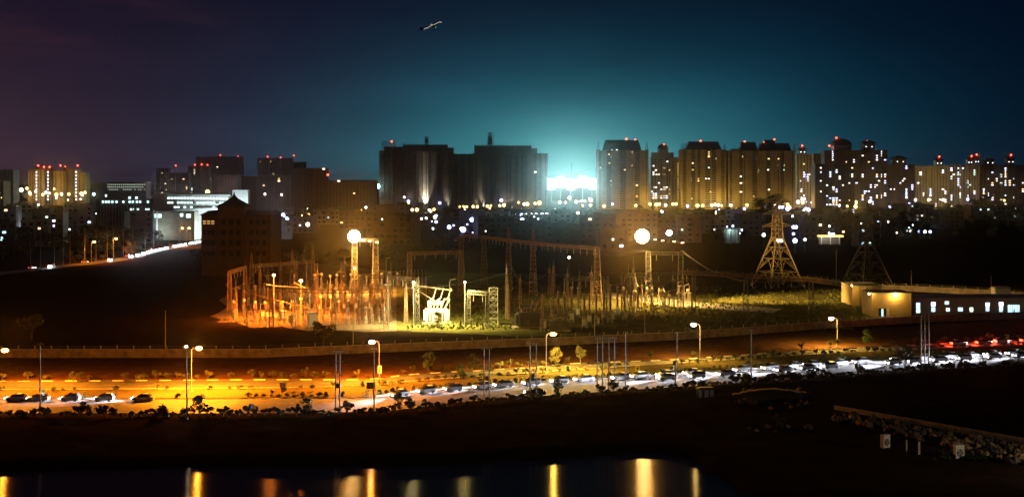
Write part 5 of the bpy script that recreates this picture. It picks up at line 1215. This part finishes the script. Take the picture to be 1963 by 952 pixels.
# ------------------------------------------------------------------ airliner overhead
a0, a1 = A(805,59.5,2050), A(848,39.5,2130); u = (a1-a0).normalized(); Lp = (a1-a0).length
e = thing('airliner', 'small airliner with lit cabin windows climbing in the dark sky', 'airplane', a0); e.rotation_euler = u.to_track_quat('X','Z').to_euler()
fus = []
for x, r in ((0,.3),(.04,1.1),(.10,1.7),(.2,1.95),(.7,1.95),(.84,1.5),(.95,.7),(1,.2)): fus.append((x*Lp, [(math.cos(2*PI*k/10)*r, math.sin(2*PI*k/10)*r+(.5 if x > .8 else 0)) for k in range(10)]))
plane_grey = mat('plane_grey', (.03,.03,.03), .6, .1, spec=.1)
fus = [(Lp-x, rr_) for x, rr_ in fus][::-1]; body = ob('fuselage', loft(fus).mesh('fuselage', plane_grey, True), e)
cab = emit('cabin_window', (1.0,.90,.74), 2.6, False)
for s in (-1,1):
    for k in range(24): ob('cabin_window', MB().box(Lp*(.14+.03*k)-.28,Lp*(.14+.03*k)+.28,s*1.93-.06,s*1.93+.06,.1,.75).mesh('cabin_window', cab), body)
for s in (-1,1):
    ob('wing', MB().prism([(Lp*.58,s*1.5),(Lp*.40,s*1.5),(Lp*.30,s*15),(Lp*.35,s*15)][::s], -.9, -.5).mesh('wing', plane_grey), e)
    ob('tailplane', MB().prism([(Lp*.12,s*.5),(Lp*.03,s*.5),(Lp*.0,s*5),(Lp*.04,s*5)][::s], .6, .8).mesh('tailplane', plane_grey), e)
    en = MB(); en.ring((Lp*.42,s*5,-1.9),(Lp*.55,s*5,-1.9),.9,1.05,10); ob('engine', en.mesh('engine', steel), e)
ob('fin', MB().extrude([(Lp*.13,1.2),(Lp*.02,1.2),(Lp*.0,6.2),(Lp*.05,6.2)], -.15, .15).mesh('fin', plane_grey), e)
ob('landing_light', MB().ball((Lp*.93,0,-1.6),.5,8,5).mesh('landing_light', emit('landing_light', (1,.93,.8), 6)), e)
for s_, nm_, c_ in ((-1,'wing_light',(.1,1,.3)),(1,'wing_light',(1,.08,.04))): ob(nm_, MB().ball((Lp*.33,s_*15,-.7),.35,8,5).mesh(nm_, emit(f'nav_{s_}', c_, 5)), e)
ob('strobe_light', MB().ball((Lp*.5,0,2.2),.35,8,5).mesh('strobe_light', emit('landing_light', (1,.93,.8), 6)), e)
# ------------------------------------------------------------------ belts of dark trees
def belt(n, x0, x1, y0, y1, hh, label, group, kinds=(1,3,0)):
    for i, px in enumerate(sorted(lerp(x0,x1,(i+R.uniform(-.4,1.2))/n) for i in range(n))):
        p = G(px, R.uniform(y0,y1)); tree(p, R.uniform(*hh), f'{label}, {nth(i)} from left', group, R.choice(kinds), R.uniform(1.0,1.5))
belt(34, -20, 300, 452, 500, (8,13), 'dark tree among the houses of the dim left quarter', 'trees of the dim left quarter')
belt(22, 300, 560, 418, 440, (9,14), 'dark tree between the office complex and the pagoda building', 'trees around the office complex')
belt(36, 540, 1000, 408, 432, (8,14), 'dark tree in the belt before the unfinished towers', 'trees before the unfinished towers')
belt(40, 1000, 1560, 408, 440, (7,12), 'dark tree in the belt before the spired towers', 'trees before the spired towers')
belt(40, 1560, 1990, 408, 440, (9,15), 'dark tree in the belt before the cupola towers', 'trees before the cupola towers')
belt(16, 1260, 1990, 445, 470, (6,10), 'dark tree along the edge of the dark field', 'trees at the edge of the dark field')
belt(24, 380, 900, 470, 515, (5,9), 'dim tree on the rise behind the orange switchyard', 'trees behind the orange switchyard')
p = G(1475, 425); tree(p, AZ(368,p.y), 'large round dark tree behind the pylon top', None, 3, 1.3)
p = G(1882, 415); tree(p, AZ(373,p.y), 'large round dark tree before the last towers', None, 3, 1.4)

# ------------------------------------------------------------------ rubble yard with condenser units, bottom right
cwall = [G(1612,786),(G(1963,850)),(G(2050,868))]
e = thing('low_concrete_wall', 'low concrete wall running down to the right edge above the rubble', 'wall')
for i, (p, a) in enumerate(polyline(cwall, 3.0)): ob('wall_block', MB().box(-1.48,1.48,-.18,.18,-.2,.75+.35*i/20).mesh('wall_block', concrete), e, (p.x,p.y,0), a)
rock = []
for k in range(6):
    q = random.Random(90+k); mb = MB(); pts = []
    mb.ball((0,0,.3),.6,7,4,.8); mb.v = [(x*q.uniform(.6,1.3), y*q.uniform(.6,1.3), max(-.1,z*q.uniform(.5,1.2))) for x, y, z in mb.v]; rock.append(mb.mesh('rubble_stone', mat(f'rubble_{k%3}', ((.30,.21,.12),(.15,.10,.06),(.10,.085,.07))[k%3], .9, .4, scale=1.6)))
q = random.Random(3); n = 0
for k in range(210):
    px = q.uniform(1600,1990); t_ = (px-1612)/(1963-1612); py = 786+64*t_+q.uniform(6,44)*(0.5+.5*max(0,t_))
    p = G(px, py, 0); z = gz(p.x, p.y)
    o_ = ob('rubble_stone', rock[k % 6], None, (p.x,p.y,z), q.uniform(0,6), q.uniform(.35,1.35)); tag(o_, 'loose stone in the rubble heap below the low concrete wall', 'stone', 'rubble stones below the low wall')
for k in range(40):
    px = q.uniform(1410,1560); py = q.uniform(744,775) if q.random() < .7 else q.uniform(775,830); p = G(px, py); o_ = ob('rubble_stone', rock[k % 6], None, (p.x,p.y,gz(p.x,p.y)), q.uniform(0,6), q.uniform(.3,1.3)); tag(o_, 'loose stone on the earth bank right of the white kiosk', 'stone', 'stones on the earth bank')
mb = MB(); n_ = 22
for i in range(n_):
    f = i/(n_-1); p = G(lerp(1405,1548,f), 768-8*f); hgt = 1.1*math.sin(PI*min(1,.15+f*.8))+.3*mnoise.noise(Vector((i*.7,0,0)))+.35
    mb.v += [(p.x,p.y-1.2,-.3),(p.x,p.y+.3,hgt),(p.x,p.y+1.8,hgt*1.25),(p.x,p.y+3.5,-.3)]
mb.f = [(4*i+j,4*i+4+j,4*i+5+j,4*i+1+j) for i in range(n_-1) for j in range(3)]
tag(ob('earth_bank', mb.mesh('earth_bank', mat('bank_soil', (.20,.13,.06), .95, .35, scale=.9, bump=.6), True)), 'pale earth bank below the road right of the white kiosk', 'earth bank')
def condenser(px, base, label, rz, s):
    p = G(px, base); e = thing('condenser_unit', label, 'condenser', (p.x,p.y,gz(p.x,p.y)-.05), rz, 'condenser units in the rubble yard', s)
    ob('casing', MB().box(-.75,.75,-.35,.35,.2,2.2).mesh('casing', white), e)
    fan = MB(); fan.ring((0,-.36,1.05),(0,-.40,1.05),.56,.56,20); gr = ob('fan_guard', fan.mesh('fan_guard', dsteel), e)
    for k in range(4):
        a = k*PI/2+.4; ob('blade', MB().extrude([(0,1.05),(math.cos(a)*.5,1.05+math.sin(a)*.5),(math.cos(a+.6)*.5,1.05+math.sin(a+.6)*.5)], -.44, -.405).mesh('blade', steel), gr)
    ob('top_panel', MB().box(-.8,.8,-.4,.4,2.203,2.28).mesh('top_panel', steel), e)
    for x in (-.6,.6): ob('foot', MB().box(x-.1,x+.1,-.3,.3,-.1,.197).mesh('foot', dsteel), e)
condenser(1697,858,'white condenser unit left of the thin posts in the rubble yard',.55,1.0)
condenser(1838,876,'white condenser unit right of the thin posts, beside green weeds',.25,1.0)
for k, (px, b_) in enumerate(((1738,866),(1762,870))):
    p = G(px, b_); e = thing('thin_post', f'thin white post between the condenser units, {nth(k)} from left', 'post', (p.x,p.y,gz(p.x,p.y)-.05), 0, 'thin posts between the condenser units')
    ob('shaft', MB().box(-.09-.05*k,.09+.05*k,-.08,.08,-.1,2.0).mesh('shaft', white), e); ob('cap', MB().box(-.12-.05*k,.12+.05*k,-.11,.11,2.003,2.08).mesh('cap', steel), e)
for k in range(60):
    px = q.choice((q.uniform(1790,1832), q.uniform(1845,1930), q.uniform(1480,1500))); p = G(px, q.uniform(862,884) if px > 1600 else q.uniform(800,820)); shrub((p.x,p.y,gz(p.x,p.y)-.1), q.uniform(.5,1.0), 'green weed in the rubble yard', 'weeds in the rubble yard', (0,1), 'weed')
# the yard lamp beyond the right edge that lights them
e = thing('yard_lamp', 'lamp post standing just past the right edge of the rubble yard', 'lamp', (100,172,0)); ob('pole', MB().ring((0,0,-1),(0,0,11),.16,.08,8).mesh('pole', steel), e)
hd = ob('lamp_head', MB().frust(-.5,.5,-.3,.3,11.2,-.3,.3,-.2,.2,11.4).mesh('lamp_head', steel), e); ob('bulb', MB().ball((0,0,11.0),.25,8,5).mesh('bulb', bulb_w), hd)
light('SPOT', e, (-.2,0,10.9), 20*KW, (1,.82,.50), .2, math.radians(75), aim((-.85,.45,-.45)), .8)
# ------------------------------------------------------------------ hazy night air
hz = bpy.data.materials.new('haze'); hz.use_nodes = True; t = hz.node_tree; t.nodes.clear()
pv = t.nodes.new('ShaderNodeVolumePrincipled'); pv.inputs['Color'].default_value = (.92,.93,.95,1); pv.inputs['Density'].default_value = HAZE; pv.inputs['Anisotropy'].default_value = .99
o = t.nodes.new('ShaderNodeOutputMaterial'); t.links.new(pv.outputs[0], o.inputs['Volume'])
h = ob('haze', MB().box(-20000,20000,-5000,22000,-4.5,150).mesh('haze', hz)); tag(h, 'thin night haze hanging over the whole town', None, None, 'stuff')
